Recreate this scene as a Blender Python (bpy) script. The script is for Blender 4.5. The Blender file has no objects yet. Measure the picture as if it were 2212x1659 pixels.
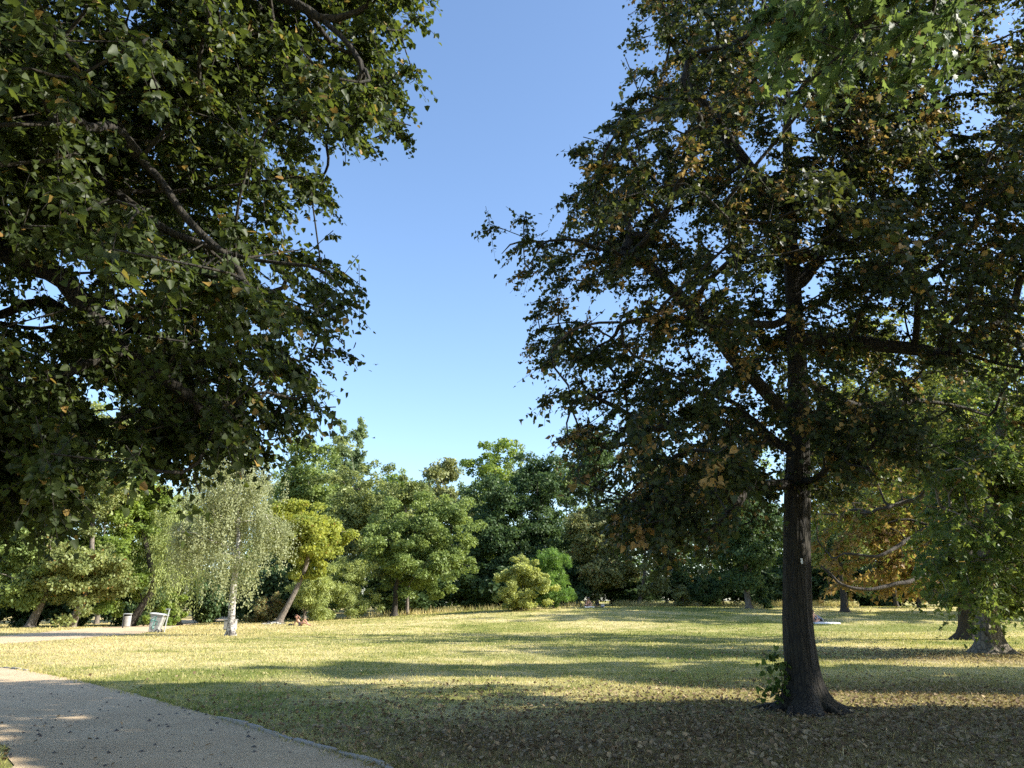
import bpy, bmesh, math, random
import numpy as np
from mathutils import Vector, Matrix

# ------------------------------------------------------------------ camera, sky, sun, exposure
S = bpy.context.scene
C = S.collection
F, PITCH, CAMZ = 769.0, math.radians(15.9), 1.6
cam_d = bpy.data.cameras.new('camera'); cam = bpy.data.objects.new('camera', cam_d); C.objects.link(cam)
cam.location = (0, 0, CAMZ); cam.rotation_euler = (math.pi/2 + PITCH, 0, 0)
cam_d.sensor_width = 36; cam_d.lens = 36*F/1024; cam_d.clip_start = .05; cam_d.clip_end = 5000
S.camera = cam

SUN_AZ, SUN_EL = math.radians(-9), math.radians(31)          # azimuth measured from +X (right) towards +Y (ahead)
W = bpy.data.worlds.new('World'); S.world = W; W.use_nodes = True
nt = W.node_tree; bg = nt.nodes['Background']
sky = nt.nodes.new('ShaderNodeTexSky'); sky.sky_type = 'NISHITA'; sky.sun_disc = False
sky.sun_elevation = SUN_EL; sky.sun_rotation = math.pi/2 - SUN_AZ
sky.air_density = 1.0; sky.dust_density = 0.9; sky.ozone_density = 3.2; sky.altitude = 50
nt.links.new(sky.outputs[0], bg.inputs[0]); bg.inputs[1].default_value = 0.12
sun_d = bpy.data.lights.new('sun', 'SUN'); sun_d.energy = 4.6; sun_d.angle = math.radians(.55); sun_d.color = (1, .95, .85)
sun = bpy.data.objects.new('sun', sun_d); C.objects.link(sun)
sdir = Vector((math.cos(SUN_EL)*math.cos(SUN_AZ), math.cos(SUN_EL)*math.sin(SUN_AZ), math.sin(SUN_EL)))
sun.rotation_euler = sdir.to_track_quat('Z', 'Y').to_euler(); sun.location = sdir*100
S.view_settings.view_transform = 'Standard'; S.view_settings.look = 'None'
S.view_settings.exposure = 1.45; S.view_settings.gamma = 1; S.view_settings.use_curve_mapping = False
S.render.engine = 'CYCLES'
S.cycles.max_bounces = 7; S.cycles.diffuse_bounces = 3; S.cycles.glossy_bounces = 2
S.cycles.transmission_bounces = 5; S.cycles.transparent_max_bounces = 4
S.cycles.caustics_reflective = False; S.cycles.caustics_refractive = False
try: S.cycles.use_denoising = False
except Exception: pass

# ------------------------------------------------------------------ helpers
random.seed(5); R = np.random.default_rng(11)
K = 1024/2212                                                   # measured pixels -> picture pixels
cp, sp = math.cos(PITCH), math.sin(PITCH)
def sstep(a, b, x):
    t = np.clip((np.asarray(x, float)-a)/(b-a), 0, 1); return t*t*(3-2*t)
def gz(x, y):                                                   # height of the ground
    x = np.asarray(x, float); y = np.asarray(y, float)
    base = 1.25*sstep(46, 73, y)*sstep(-24, 8, x)
    return base + .7*sstep(80, 130, y) + .03*np.sin(x*.33+1)*np.sin(y*.21) * sstep(14, 22, np.abs(y)+np.abs(x)*.4) - .3*sstep(52, 66, y)*sstep(-22, -34, x)
def at(dx, dy, Y):                                              # measured pixel + distance ahead -> point
    u, v = dx*K, dy*K
    a, b = (u-512)/F, (384-v)/F
    fy, fz = cp-b*sp, sp+b*cp
    return np.array([a/fy*Y, Y, CAMZ+fz/fy*Y])
def ground_at(dx, dy):                                          # measured pixel -> point on the ground
    lo = 1.0
    for Y in np.arange(4, 140, .05):
        p = at(dx, dy, Y)
        if p[2] <= gz(p[0], p[1]): return p
    return at(dx, dy, 140)
def proj(P):
    x, y, z = P[:, 0], P[:, 1], P[:, 2]-CAMZ
    d = y*cp+z*sp; up = -y*sp+z*cp
    dd = np.where(np.abs(d) < 1e-3, 1e-3, d)
    return (512+F*x/dd)/K, (384-F*up/dd)/K, d
def in_poly(px, py, poly):
    poly = np.array(poly, float); r = np.zeros(len(px), bool); n = len(poly); j = n-1
    for i in range(n):
        xi, yi = poly[i]; xj, yj = poly[j]
        c = ((yi > py) != (yj > py)) & (px < (xj-xi)*(py-yi)/(yj-yi+1e-12)+xi)
        r ^= c; j = i
    return r
def nrm(a): return a/np.maximum(np.linalg.norm(a, axis=-1, keepdims=True), 1e-9)

def mesh_np(name, V, faces, attrs=None, smooth=False):
    """faces: list of (n,k) integer arrays"""
    me = bpy.data.meshes.new(name)
    V = np.asarray(V, np.float32)
    me.vertices.add(len(V)); me.vertices.foreach_set('co', V.ravel())
    faces = [np.asarray(f, np.int32) for f in faces if len(f)]
    nl = sum(f.size for f in faces); npol = sum(len(f) for f in faces)
    me.loops.add(nl); me.polygons.add(npol)
    me.loops.foreach_set('vertex_index', np.concatenate([f.ravel() for f in faces]))
    tot = np.concatenate([np.full(len(f), f.shape[1], np.int32) for f in faces])
    st = np.zeros(npol, np.int32); st[1:] = np.cumsum(tot)[:-1]
    me.polygons.foreach_set('loop_start', st)
    if smooth: me.polygons.foreach_set('use_smooth', np.ones(npol, bool))
    for k, a in (attrs or {}).items():
        at_ = me.attributes.new(k, 'FLOAT', 'POINT'); at_.data.foreach_set('value', np.asarray(a, np.float32))
    me.update(calc_edges=True)
    return me
def link(name, me, mat=None, parent=None, **kw):
    o = bpy.data.objects.new(name, me); C.objects.link(o)
    if mat is not None and me is not None and not me.materials: me.materials.append(mat)
    if parent is not None: o.parent = parent
    for k, v in kw.items(): o[k] = v
    return o
def thing(name, label, cat, loc=(0, 0, 0), rz=0, group=None):
    o = bpy.data.objects.new(name, None); C.objects.link(o)
    o.location = tuple(float(c) for c in loc); o.rotation_euler = (0, 0, rz); o.empty_display_size = .2
    o['label'] = label; o['category'] = cat
    if group: o['group'] = group
    return o

# ------------------------------------------------------------------ materials
def mat_new(name):
    m = bpy.data.materials.new(name); m.use_nodes = True
    t = m.node_tree; t.nodes.clear()
    return m, t, t.nodes.new('ShaderNodeOutputMaterial')
def N(t, typ, **kw):
    n = t.nodes.new(typ)
    for k, v in kw.items():
        if k.startswith('i_'): n.inputs[k[2:]].default_value = v
        else: setattr(n, k, v)
    return n
def ramp(t, src, stops):
    r = t.nodes.new('ShaderNodeValToRGB'); e = r.color_ramp.elements
    while len(e) < len(stops): e.new(.5)
    for el, (p, c) in zip(e, stops):
        el.position = p; el.color = (*c, 1) if len(c) == 3 else c
    t.links.new(src, r.inputs[0]); return r.outputs[0]
def mixc(t, fac, a, b, mode='MIX'):
    m = t.nodes.new('ShaderNodeMix'); m.data_type = 'RGBA'; m.blend_type = mode
    for sock, v in ((m.inputs[0], fac), (m.inputs[6], a), (m.inputs[7], b)):
        if hasattr(v, 'is_linked') or hasattr(v, 'links'): t.links.new(v, sock)
        elif isinstance(v, (int, float)): sock.default_value = v
        else: sock.default_value = (*v, 1)
    return m.outputs[2]
def math_(t, op, a, b=0.0, c=None):
    m = t.nodes.new('ShaderNodeMath'); m.operation = op
    for i, v in enumerate((a, b) if c is None else (a, b, c)):
        if hasattr(v, 'links'): t.links.new(v, m.inputs[i])
        else: m.inputs[i].default_value = v
    return m.outputs[0]
def noise(t, vec, scale, detail=4, rough=.6, dist=0):
    n = N(t, 'ShaderNodeTexNoise'); n.inputs['Scale'].default_value = scale; n.inputs['Detail'].default_value = detail
    n.inputs['Roughness'].default_value = rough; n.inputs['Distortion'].default_value = dist
    if vec is not None: t.links.new(vec, n.inputs['Vector'])
    return n.outputs[0]
def pos(t): return t.nodes.new('ShaderNodeNewGeometry').outputs['Position']
def plain(name, col, rough=.6, metal=0, var=.12, scale=8, bump=.0):
    m, t, out = mat_new(name); b = N(t, 'ShaderNodeBsdfPrincipled')
    tc = N(t, 'ShaderNodeTexCoord').outputs['Object']
    n = noise(t, tc, scale, 5, .65)
    lo = tuple(c*(1-var*1.6) for c in col); hi = tuple(min(1, c*(1+var*1.2)) for c in col)
    t.links.new(ramp(t, n, [(.3, lo), (.7, hi)]), b.inputs['Base Color'])
    b.inputs['Roughness'].default_value = rough; b.inputs['Metallic'].default_value = metal
    if bump:
        bp = N(t, 'ShaderNodeBump'); bp.inputs['Strength'].default_value = bump; bp.inputs['Distance'].default_value = .01
        t.links.new(n, bp.inputs['Height']); t.links.new(bp.outputs[0], b.inputs['Normal'])
    t.links.new(b.outputs[0], out.inputs[0]); return m
def leaf_mat(name, dark, light, dry=(.30, .17, .04), dry2=(.22, .09, .03), trans=.34, tcol=None, rough=.5, spec=.25):
    """tint picks between two greens leaf by leaf, dry turns a leaf yellow then brown"""
    m, t, out = mat_new(name); b = N(t, 'ShaderNodeBsdfPrincipled')
    a = N(t, 'ShaderNodeAttribute', attribute_name='tint').outputs['Fac']
    d = N(t, 'ShaderNodeAttribute', attribute_name='dry').outputs['Fac']
    g = mixc(t, a, dark, light)
    dc = mixc(t, math_(t, 'MULTIPLY', a, 1.0), dry2, dry)
    col = mixc(t, d, g, dc)
    t.links.new(col, b.inputs['Base Color']); b.inputs['Roughness'].default_value = rough
    b.inputs['Specular IOR Level'].default_value = spec
    tr = N(t, 'ShaderNodeBsdfTranslucent')
    tg = mixc(t, a, tuple(c*2.2 for c in dark), tcol or (light[0]*2.6, light[1]*2.5, light[2]*1.4))
    t.links.new(mixc(t, d, tg, mixc(t, .5, dc, (.55, .38, .08))), tr.inputs[0])
    mx = N(t, 'ShaderNodeMixShader'); mx.inputs[0].default_value = trans
    t.links.new(b.outputs[0], mx.inputs[1]); t.links.new(tr.outputs[0], mx.inputs[2])
    t.links.new(mx.outputs[0], out.inputs[0]); return m
def bark_mat(name, dark, light, moss=None, zs=.16, scale=22, bump=.8, rough=.9):
    m, t, out = mat_new(name); b = N(t, 'ShaderNodeBsdfPrincipled')
    tc = N(t, 'ShaderNodeTexCoord').outputs['Object']
    mp = N(t, 'ShaderNodeMapping'); mp.inputs['Scale'].default_value = (1, 1, zs); t.links.new(tc, mp.inputs[0])
    n1 = noise(t, mp.outputs[0], scale, 6, .65, .6)
    v = N(t, 'ShaderNodeTexVoronoi', feature='DISTANCE_TO_EDGE'); v.inputs['Scale'].default_value = scale*.8; t.links.new(mp.outputs[0], v.inputs['Vector'])
    h = math_(t, 'MULTIPLY', math_(t, 'ADD', n1, .1), math_(t, 'MINIMUM', math_(t, 'ADD', math_(t, 'MULTIPLY', v.outputs[0], 4.0), .25), 1.0))
    col = ramp(t, h, [(.12, dark), (.6, light)])
    if moss: col = mixc(t, ramp(t, noise(t, tc, 2.2, 4), [(.5, (0, 0, 0)), (.72, (.7, .7, .7))]), col, moss)
    t.links.new(col, b.inputs['Base Color']); b.inputs['Roughness'].default_value = rough
    bp = N(t, 'ShaderNodeBump'); bp.inputs['Strength'].default_value = bump; bp.inputs['Distance'].default_value = .03
    t.links.new(h, bp.inputs['Height']); t.links.new(bp.outputs[0], b.inputs['Normal'])
    t.links.new(b.outputs[0], out.inputs[0]); return m
def birch_mat():
    m, t, out = mat_new('birch bark'); b = N(t, 'ShaderNodeBsdfPrincipled')
    tc = N(t, 'ShaderNodeTexCoord').outputs['Object']
    mp = N(t, 'ShaderNodeMapping'); mp.inputs['Scale'].default_value = (1, 1, .8); t.links.new(tc, mp.inputs[0])
    n1 = noise(t, mp.outputs[0], 4.5, 6, .7, .4)
    mp2 = N(t, 'ShaderNodeMapping'); mp2.inputs['Scale'].default_value = (1, 1, 5); t.links.new(tc, mp2.inputs[0])
    n2 = noise(t, mp2.outputs[0], 5, 4, .6)
    sx = N(t, 'ShaderNodeSeparateXYZ'); t.links.new(tc, sx.inputs[0])
    low = math_(t, 'MULTIPLY', math_(t, 'SUBTRACT', 2.2, sx.outputs[2]), .03)
    low = math_(t, 'MAXIMUM', low, 0)
    f = math_(t, 'ADD', math_(t, 'MULTIPLY', n1, .6), math_(t, 'MULTIPLY', n2, .4)); f = math_(t, 'ADD', f, low)
    col = ramp(t, f, [(.47, (.52, .49, .44)), (.54, (.26, .235, .21)), (.60, (.045, .04, .036))])
    t.links.new(col, b.inputs['Base Color']); b.inputs['Roughness'].default_value = .75
    bp = N(t, 'ShaderNodeBump'); bp.inputs['Strength'].default_value = .5; bp.inputs['Distance'].default_value = .02
    t.links.new(f, bp.inputs['Height']); t.links.new(bp.outputs[0], b.inputs['Normal'])
    t.links.new(b.outputs[0], out.inputs[0]); return m

def lawn_colour(t):
    """dry straw and green patches, with brown leaf mould under the lime tree and the plane; real colour of the ground cover"""
    p = pos(t)
    n1 = noise(t, p, .11, 4, .6, .5); n2 = noise(t, p, .55, 5, .65); n3 = noise(t, p, 3.4, 4, .65)
    f = math_(t, 'ADD', math_(t, 'MULTIPLY', n1, .50), math_(t, 'ADD', math_(t, 'MULTIPLY', n2, .34), math_(t, 'MULTIPLY', n3, .20)))
    col = ramp(t, f, [(.38, (.14, .175, .04)), (.475, (.28, .285, .08)), (.55, (.48, .425, .19)), (.65, (.64, .54, .30))])
    sx = N(t, 'ShaderNodeSeparateXYZ'); t.links.new(p, sx.inputs[0])
    # green, better watered strips of the lawn
    def spot(cx, cy, rx, ry, lo=.35, hi=1.05):
        a = math_(t, 'DIVIDE', math_(t, 'SUBTRACT', sx.outputs[0], cx), rx); b = math_(t, 'DIVIDE', math_(t, 'SUBTRACT', sx.outputs[1], cy), ry)
        d = math_(t, 'SQRT', math_(t, 'ADD', math_(t, 'MULTIPLY', a, a), math_(t, 'MULTIPLY', b, b)))
        d = math_(t, 'ADD', d, math_(t, 'MULTIPLY', math_(t, 'SUBTRACT', n2, .5), 1.2))
        return ramp(t, d, [(lo, (1, 1, 1)), (hi, (0, 0, 0))])
    far_l = ramp(t, math_(t, 'ADD', math_(t, 'MULTIPLY', sx.outputs[0], -.055), math_(t, 'SUBTRACT', n2, .9)), [(.1, (0, 0, 0)), (.5, (1, 1, 1))])
    col = mixc(t, math_(t, 'MULTIPLY', far_l, .6), col, mixc(t, n3, (.42, .33, .15), (.62, .50, .27)))
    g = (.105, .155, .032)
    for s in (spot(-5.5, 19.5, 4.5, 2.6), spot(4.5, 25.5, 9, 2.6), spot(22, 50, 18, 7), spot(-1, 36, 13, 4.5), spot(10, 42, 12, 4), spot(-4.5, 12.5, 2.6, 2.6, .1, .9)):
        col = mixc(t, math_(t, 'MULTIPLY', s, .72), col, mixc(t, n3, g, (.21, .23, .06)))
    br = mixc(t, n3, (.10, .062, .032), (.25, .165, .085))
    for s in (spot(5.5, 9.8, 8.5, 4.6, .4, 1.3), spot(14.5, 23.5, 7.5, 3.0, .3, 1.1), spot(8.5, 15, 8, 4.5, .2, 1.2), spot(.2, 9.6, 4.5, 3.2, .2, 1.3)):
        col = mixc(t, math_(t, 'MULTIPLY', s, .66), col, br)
    return col, n2, n3, p
def lawn_mat(name, blades=False):
    m, t, out = mat_new(name); b = N(t, 'ShaderNodeBsdfPrincipled')
    col, n2, n3, p = lawn_colour(t)
    b.inputs['Roughness'].default_value = .9 if not blades else .6; b.inputs['Specular IOR Level'].default_value = .12 if not blades else .25
    if blades:
        a = N(t, 'ShaderNodeAttribute', attribute_name='tint').outputs['Fac']
        d = N(t, 'ShaderNodeAttribute', attribute_name='dry').outputs['Fac']
        col = mixc(t, 1.0, col, ramp(t, a, [(0, (.66, .74, .58)), (1, (1.25, 1.2, 1.1))]), 'MULTIPLY')
        col = mixc(t, d, col, (.60, .49, .27))
        tr = N(t, 'ShaderNodeBsdfTranslucent'); t.links.new(mixc(t, 1.0, col, (1.3, 1.3, 1.0), 'MULTIPLY'), tr.inputs[0])
        mx = N(t, 'ShaderNodeMixShader'); mx.inputs[0].default_value = .35
        t.links.new(col, b.inputs['Base Color'])
        t.links.new(b.outputs[0], mx.inputs[1]); t.links.new(tr.outputs[0], mx.inputs[2]); t.links.new(mx.outputs[0], out.inputs[0]); return m
    n4 = noise(t, p, 28, 3, .7)
    col = mixc(t, 1.0, col, ramp(t, n4, [(.25, (.55, .55, .5)), (.7, (1.18, 1.15, 1.1))]), 'MULTIPLY')
    t.links.new(col, b.inputs['Base Color'])
    bp = N(t, 'ShaderNodeBump'); bp.inputs['Strength'].default_value = .9; bp.inputs['Distance'].default_value = .05
    h = math_(t, 'ADD', n4, math_(t, 'MULTIPLY', n3, 1.2))
    t.links.new(h, bp.inputs['Height']); t.links.new(bp.outputs[0], b.inputs['Normal'])
    t.links.new(b.outputs[0], out.inputs[0]); return m
def path_mat():
    m, t, out = mat_new('gravel path'); b = N(t, 'ShaderNodeBsdfPrincipled'); p = pos(t)
    n1 = noise(t, p, .8, 5, .6); n2 = noise(t, p, 9, 6, .7); n3 = noise(t, p, 75, 3, .75)
    f = math_(t, 'ADD', math_(t, 'MULTIPLY', n1, .40), math_(t, 'ADD', math_(t, 'MULTIPLY', n2, .40), math_(t, 'MULTIPLY', n3, .26)))
    col = ramp(t, f, [(.34, (.41, .295, .18)), (.53, (.54, .405, .25)), (.72, (.65, .505, .33))])
    v = N(t, 'ShaderNodeTexVoronoi'); v.inputs['Scale'].default_value = 34; t.links.new(p, v.inputs['Vector'])
    sp_ = ramp(t, v.outputs['Distance'], [(.10, (.25, .22, .2)), (.2, (1, 1, 1))])
    msk = ramp(t, noise(t, p, 11, 2), [(.52, (0, 0, 0)), (.62, (1, 1, 1))])
    col = mixc(t, msk, col, mixc(t, 1.0, col, sp_, 'MULTIPLY'))
    t.links.new(col, b.inputs['Base Color']); b.inputs['Roughness'].default_value = .95; b.inputs['Specular IOR Level'].default_value = .15
    bp = N(t, 'ShaderNodeBump'); bp.inputs['Strength'].default_value = .7; bp.inputs['Distance'].default_value = .02
    t.links.new(math_(t, 'ADD', n3, n2), bp.inputs['Height']); t.links.new(bp.outputs[0], b.inputs['Normal'])
    t.links.new(b.outputs[0], out.inputs[0]); return m

M = {}
M['lawn'] = lawn_mat('dry lawn'); M['blades'] = lawn_mat('grass blades', True); M['path'] = path_mat()
M['lime'] = leaf_mat('lime leaves', (.020, .032, .008), (.050, .070, .014), (.42, .28, .07), (.24, .13, .04), .36, (.20, .25, .03), spec=.28)
M['lime2'] = leaf_mat('darker lime leaves', (.018, .030, .011), (.042, .058, .016), (.42, .28, .08), (.24, .12, .045), .34, (.20, .22, .03), spec=.28)
M['maple'] = leaf_mat('fresh maple leaves', (.045, .080, .024), (.085, .12, .045), trans=.40, tcol=(.30, .38, .07))
M['plane'] = leaf_mat('plane leaves', (0.046, 0.086, 0.020), (0.118, 0.155, 0.030), trans=.42, tcol=(.34, .38, .05))
M['chestnut'] = leaf_mat('chestnut leaves', (0.085, 0.126, 0.024), (0.169, 0.198, 0.033), (.34, .20, .09), (.22, .12, .055), trans=.5, tcol=(.50, .48, .07))
M['mid'] = leaf_mat('mid green leaves', (0.078, 0.120, 0.030), (0.234, 0.293, 0.086), trans=0.22)
M['olive'] = leaf_mat('olive leaves', (0.089, 0.117, 0.036), (0.267, 0.298, 0.108), trans=0.24)
M['dark'] = leaf_mat('dark green leaves', (0.030, 0.060, 0.021), (0.094, 0.144, 0.055), trans=.24)
M['yellow'] = leaf_mat('yellow green leaves', (0.150, 0.190, 0.038), (0.313, 0.324, 0.061), trans=.34)
M['bright'] = leaf_mat('bright green leaves', (0.079, 0.130, 0.026), (0.242, 0.305, 0.065), trans=.36)
M['birchleaf'] = leaf_mat('birch leaves', (.165, .185, .090), (.29, .305, .17), (.30, .24, .11), (.2, .15, .07), trans=.30)
M['willow'] = leaf_mat('willow leaves', (0.175, 0.220, 0.079), (0.351, 0.390, 0.146), trans=.3)
M['pale'] = leaf_mat('pale leaves', (0.099, 0.115, 0.046), (0.282, 0.299, 0.124), (.26, .19, .09), trans=0.22)
M['poplar'] = leaf_mat('poplar leaves', (0.108, 0.154, 0.072), (0.198, 0.252, 0.126), trans=.24)
M['sumac'] = leaf_mat('sumac leaves', (0.072, 0.144, 0.030), (0.144, 0.228, 0.048), trans=.36)
M['screen'] = leaf_mat('thin sunlit leaves', (.11, .135, .025), (.20, .21, .04), (.34, .22, .08), (.24, .13, .05), trans=.48, tcol=(.46, .46, .06))
M['palebush'] = leaf_mat('pale bush leaves', (.19, .22, .065), (.36, .38, .13), (.30, .26, .09), (.24, .20, .08), trans=.30)
M['litter'] = leaf_mat('fallen leaves', (.12, .08, .045), (.40, .30, .175), trans=.10, rough=.8, spec=.15, tcol=(.3, .2, .08))
M['bark'] = bark_mat('lime bark', (.006, .005, .004), (.030, .024, .015), (.024, .022, .009), .12, 20, 1.0)
M['barkgrey'] = bark_mat('grey bark', (.06, .05, .04), (.19, .16, .13), None, .2, 14)
M['barkplane'] = bark_mat('plane bark', (.06, .048, .033), (.19, .16, .115), None, .35, 9, .7)
M['barkdark'] = bark_mat('dark bark', (.02, .017, .013), (.058, .047, .036), None, .2, 14)
M['birch'] = birch_mat()
M['stone'] = plain('edging stone', (.36, .32, .27), .9, 0, .25, 14, .5)
M['pebble'] = plain('pebble', (.10, .09, .08), .9, 0, .4, 30)
M['binplastic'] = plain('weathered grey plastic', (.32, .32, .31), .55, 0, .22, 7, .1)
M['binlid'] = plain('pale grey lid', (.5, .5, .49), .5, 0, .1, 6)
M['galv'] = plain('galvanised steel', (.44, .45, .45), .5, .25, .12, 12)
M['black'] = plain('black rubber', (.022, .020, .019), .6, 0, .2, 20)
M['teal'] = plain('teal spray paint', (.055, .24, .20), .6, 0, .15, 20)
M['cyan'] = plain('pale blue paint', (.46, .60, .57), .6, 0, .15, 9)
M['concrete'] = plain('grey concrete', (.30, .29, .265), .85, 0, .18, 5, .3)
M['wood'] = plain('old wood', (.075, .055, .038), .8, 0, .3, 9, .3)
M['skin'] = plain('skin', (.52, .30, .21), .5, 0, .06, 10)
M['tan'] = plain('tanned skin', (.40, .21, .14), .5, 0, .06, 10)
M['hair'] = plain('dark hair', (.035, .022, .016), .5, 0, .2, 40)
M['hairgrey'] = plain('ash hair', (.16, .12, .10), .6, 0, .2, 40)
M['whitecloth'] = plain('white towel', (.80, .79, .77), .9, 0, .06, 15)
M['blackcloth'] = plain('black cloth', (.018, .017, .019), .85, 0, .2, 15)
M['greycloth'] = plain('grey cloth', (.28, .28, .31), .9, 0, .15, 15)
M['whitepaint'] = plain('white paint', (.78, .78, .76), .4, 0, .05, 15)
M['shell'] = plain('white tag', (.80, .80, .78), .5, 0, .05, 15)

# ------------------------------------------------------------------ ground and paths
def make_ground():
    def ax(lim): 
        a = np.concatenate([np.arange(-60, 60.01, 1.0), 60*1.22**np.arange(1, 18)]); a = np.concatenate([-60*1.22**np.arange(17, 0, -1), a]); return a
    xs, ys = ax(0), ax(0); ys = np.unique(np.concatenate([ys, np.arange(60, 140, 2.0)])); xs = np.unique(xs)
    X, Y = np.meshgrid(xs, ys); Z = gz(X, Y)
    V = np.stack([X, Y, Z], -1).reshape(-1, 3); nx = len(xs)
    i = np.arange(len(ys)-1)[:, None]*nx+np.arange(nx-1)[None]
    Fc = np.stack([i, i+1, i+1+nx, i+nx], -1).reshape(-1, 4)
    return link('ground', mesh_np('ground', V, [Fc], smooth=True), M['lawn'], kind='structure')
make_ground()
def resample(pts, step):
    pts = np.asarray(pts, float); d = np.r_[0, np.cumsum(np.linalg.norm(np.diff(pts[:, :3], axis=0), axis=1))]
    n = max(2, int(d[-1]/step)+1); s = np.linspace(0, d[-1], n)
    return np.stack([np.interp(s, d, pts[:, k]) for k in range(pts.shape[1])], 1)
def smooth_line(pts, it=2):
    pts = np.asarray(pts, float)
    for _ in range(it):
        a, b = pts[:-1]*.75+pts[1:]*.25, pts[:-1]*.25+pts[1:]*.75
        pts = np.concatenate([pts[:1], np.stack([a, b], 1).reshape(-1, pts.shape[1]), pts[-1:]])
    return pts
def sheet(name, A, B, m, n=60, k=8, lift=.006, jit=.05):
    A = np.asarray(A); B = np.asarray(B)
    def samp(P):
        d = np.r_[0, np.cumsum(np.linalg.norm(np.diff(P[:, :2], axis=0), axis=1))]; s = np.linspace(0, d[-1], n)
        return np.stack([np.interp(s, d, P[:, 0]), np.interp(s, d, P[:, 1])], 1)
    a, b = samp(A), samp(B)
    a += R.normal(0, jit, a.shape); b += R.normal(0, jit, b.shape)
    t = np.linspace(0, 1, k)[None, :, None]
    G = a[:, None]*(1-t)+b[:, None]*t
    V = np.concatenate([G, (gz(G[..., 0], G[..., 1])+lift)[..., None]], -1).reshape(-1, 3)
    i = np.arange(n-1)[:, None]*k+np.arange(k-1)[None]
    Fc = np.stack([i, i+1, i+1+k, i+k], -1).reshape(-1, 4)
    return link(name, mesh_np(name, V, [Fc], smooth=True), m, kind='structure')
edgeR = [ground_at(*q)[:2] for q in ((0, 1440), (100, 1457), (210, 1480), (350, 1515), (500, 1560), (650, 1605), (760, 1637), (838, 1659))]
edgeR = smooth_line(np.array([(-24, 25.5), (-17.5, 21.8)] + [tuple(q) for q in edgeR] + [(-.9, 7.4), (.3, 5.5), (.9, 3), (1.0, -3), (1.0, -14)]), 2)
edgeL = smooth_line(np.array([(-24, 18.5), (-17, 16.2), (-11.5, 13.2), (-8.0, 10.4), tuple(ground_at(4, 1596)[:2]), tuple(ground_at(34, 1659)[:2]), (-4.4, 6.5), (-3.5, 4), (-3.0, -3), (-3.0, -14)]), 2)
main_path = sheet('path', edgeR, edgeL, M['path'], 120, 14, .008, .03)
fu = smooth_line(np.array([ground_at(*q)[:2] for q in ((-150, 1388), (0, 1374), (200, 1357), (300, 1348), (400, 1339), (450, 1333), (500, 1330))]), 1)
fl = smooth_line(np.array([ground_at(*q)[:2] for q in ((-150, 1404), (0, 1391), (100, 1385), (200, 1377), (330, 1367), (420, 1348), (500, 1336))]), 1)
sheet('path', fu, fl, M['path'], 60, 6, .008, .1)
bu = np.array([(4.0, 82), (20, 80.5), (34, 79), (50, 76)]); bl = np.array([(4.0, 80.6), (20, 78.6), (34, 77), (50, 74)])
sheet('path', bu, bl, M['path'], 40, 4, .03, .1)

# edging stones of the near path, one by one
def edging():
    seen = resample(edgeR, .5)
    base = None; k = 0
    bm = bmesh.new(); bmesh.ops.create_cube(bm, size=1); bmesh.ops.bevel(bm, geom=list(bm.edges), offset=.06, segments=1, affect='EDGES')
    me = bpy.data.meshes.new('edging_stone'); bm.to_mesh(me); bm.free(); me.materials.append(M['stone'])
    for a, b in zip(seen[:-1], seen[1:]):
        c = (a+b)/2
        if c[1] < 6.5 or c[1] > 21.5: continue
        k += 1; o = link('edging_stone', me, None, main_path)
        d = b-a; L = np.linalg.norm(d)
        o.location = (c[0]+random.gauss(0, .012), c[1]+random.gauss(0, .012), float(gz(*c))-.028+(.034+random.gauss(0, .006))*(math.sin(k*.43)+math.sin(k*.17+2) > .1))
        o.rotation_euler = (random.gauss(0, .05), random.gauss(0, .03), math.atan2(d[1], d[0])+random.gauss(0, .03))
        o.scale = (L*.96, .065, .055)
    return
edging()

# ------------------------------------------------------------------ leaf and branch generators
def tpl(kind):
    if kind == 'lime':       # heart shaped, folded along the midrib
        v = [(0, 0, 0), (.42, -.08, .10), (.50, .30, .13), (.28, .72, .06), (0, 1, -.10), (-.28, .72, .06), (-.50, .30, .13), (-.42, -.08, .10), (0, .5, -.03)]
        f = [(0, 1, 2, 8), (8, 2, 3, 4), (8, 4, 5, 6), (0, 8, 6, 7)]
    elif kind == 'lime_mid':
        v = [(0, 0, 0), (.48, .18, .11), (.26, .74, .05), (0, 1, -.1), (-.26, .74, .05), (-.48, .18, .11)]
        f = [(0, 1, 2, 3), (0, 3, 4, 5)]
    elif kind == 'kite':
        v = [(0, 0, 0), (.46, .34, .10), (0, 1, -.08), (-.46, .34, .10)]; f = [(0, 1, 2), (0, 2, 3)]
    elif kind == 'maple':
        v = [(0, 0, 0), (.30, -.06, .03), (.22, .10, .02), (.62, .28, .06), (.38, .40, .03), (.46, .72, .03), (.20, .62, 0), (0, 1.05, -.1),
             (-.20, .62, 0), (-.46, .72, .03), (-.38, .40, .03), (-.62, .28, .06), (-.22, .10, .02), (-.30, -.06, .03)]
        f = [(0, 1, 2), (0, 2, 4), (2, 3, 4), (0, 4, 6), (4, 5, 6), (0, 6, 8), (6, 7, 8), (0, 8, 10), (8, 9, 10), (0, 10, 12), (10, 11, 12), (0, 12, 13)]
    elif kind == 'plane':
        v = [(0, 0, 0), (.5, .16, .08), (.24, .48, .02), (0, 1, -.1), (-.24, .48, .02), (-.5, .16, .08)]
        f = [(0, 1, 2, 3), (0, 3, 4, 5)]
    elif kind == 'narrow':
        v = [(0, 0, 0), (.13, .45, .03), (0, 1, -.04), (-.13, .45, .03)]; f = [(0, 1, 2, 3)]
    else:                    # rhomb
        v = [(0, 0, 0), (.40, .42, .08), (0, 1, -.03), (-.40, .42, .08)]; f = [(0, 1, 2, 3)]
    return np.array(v, float), f
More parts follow.
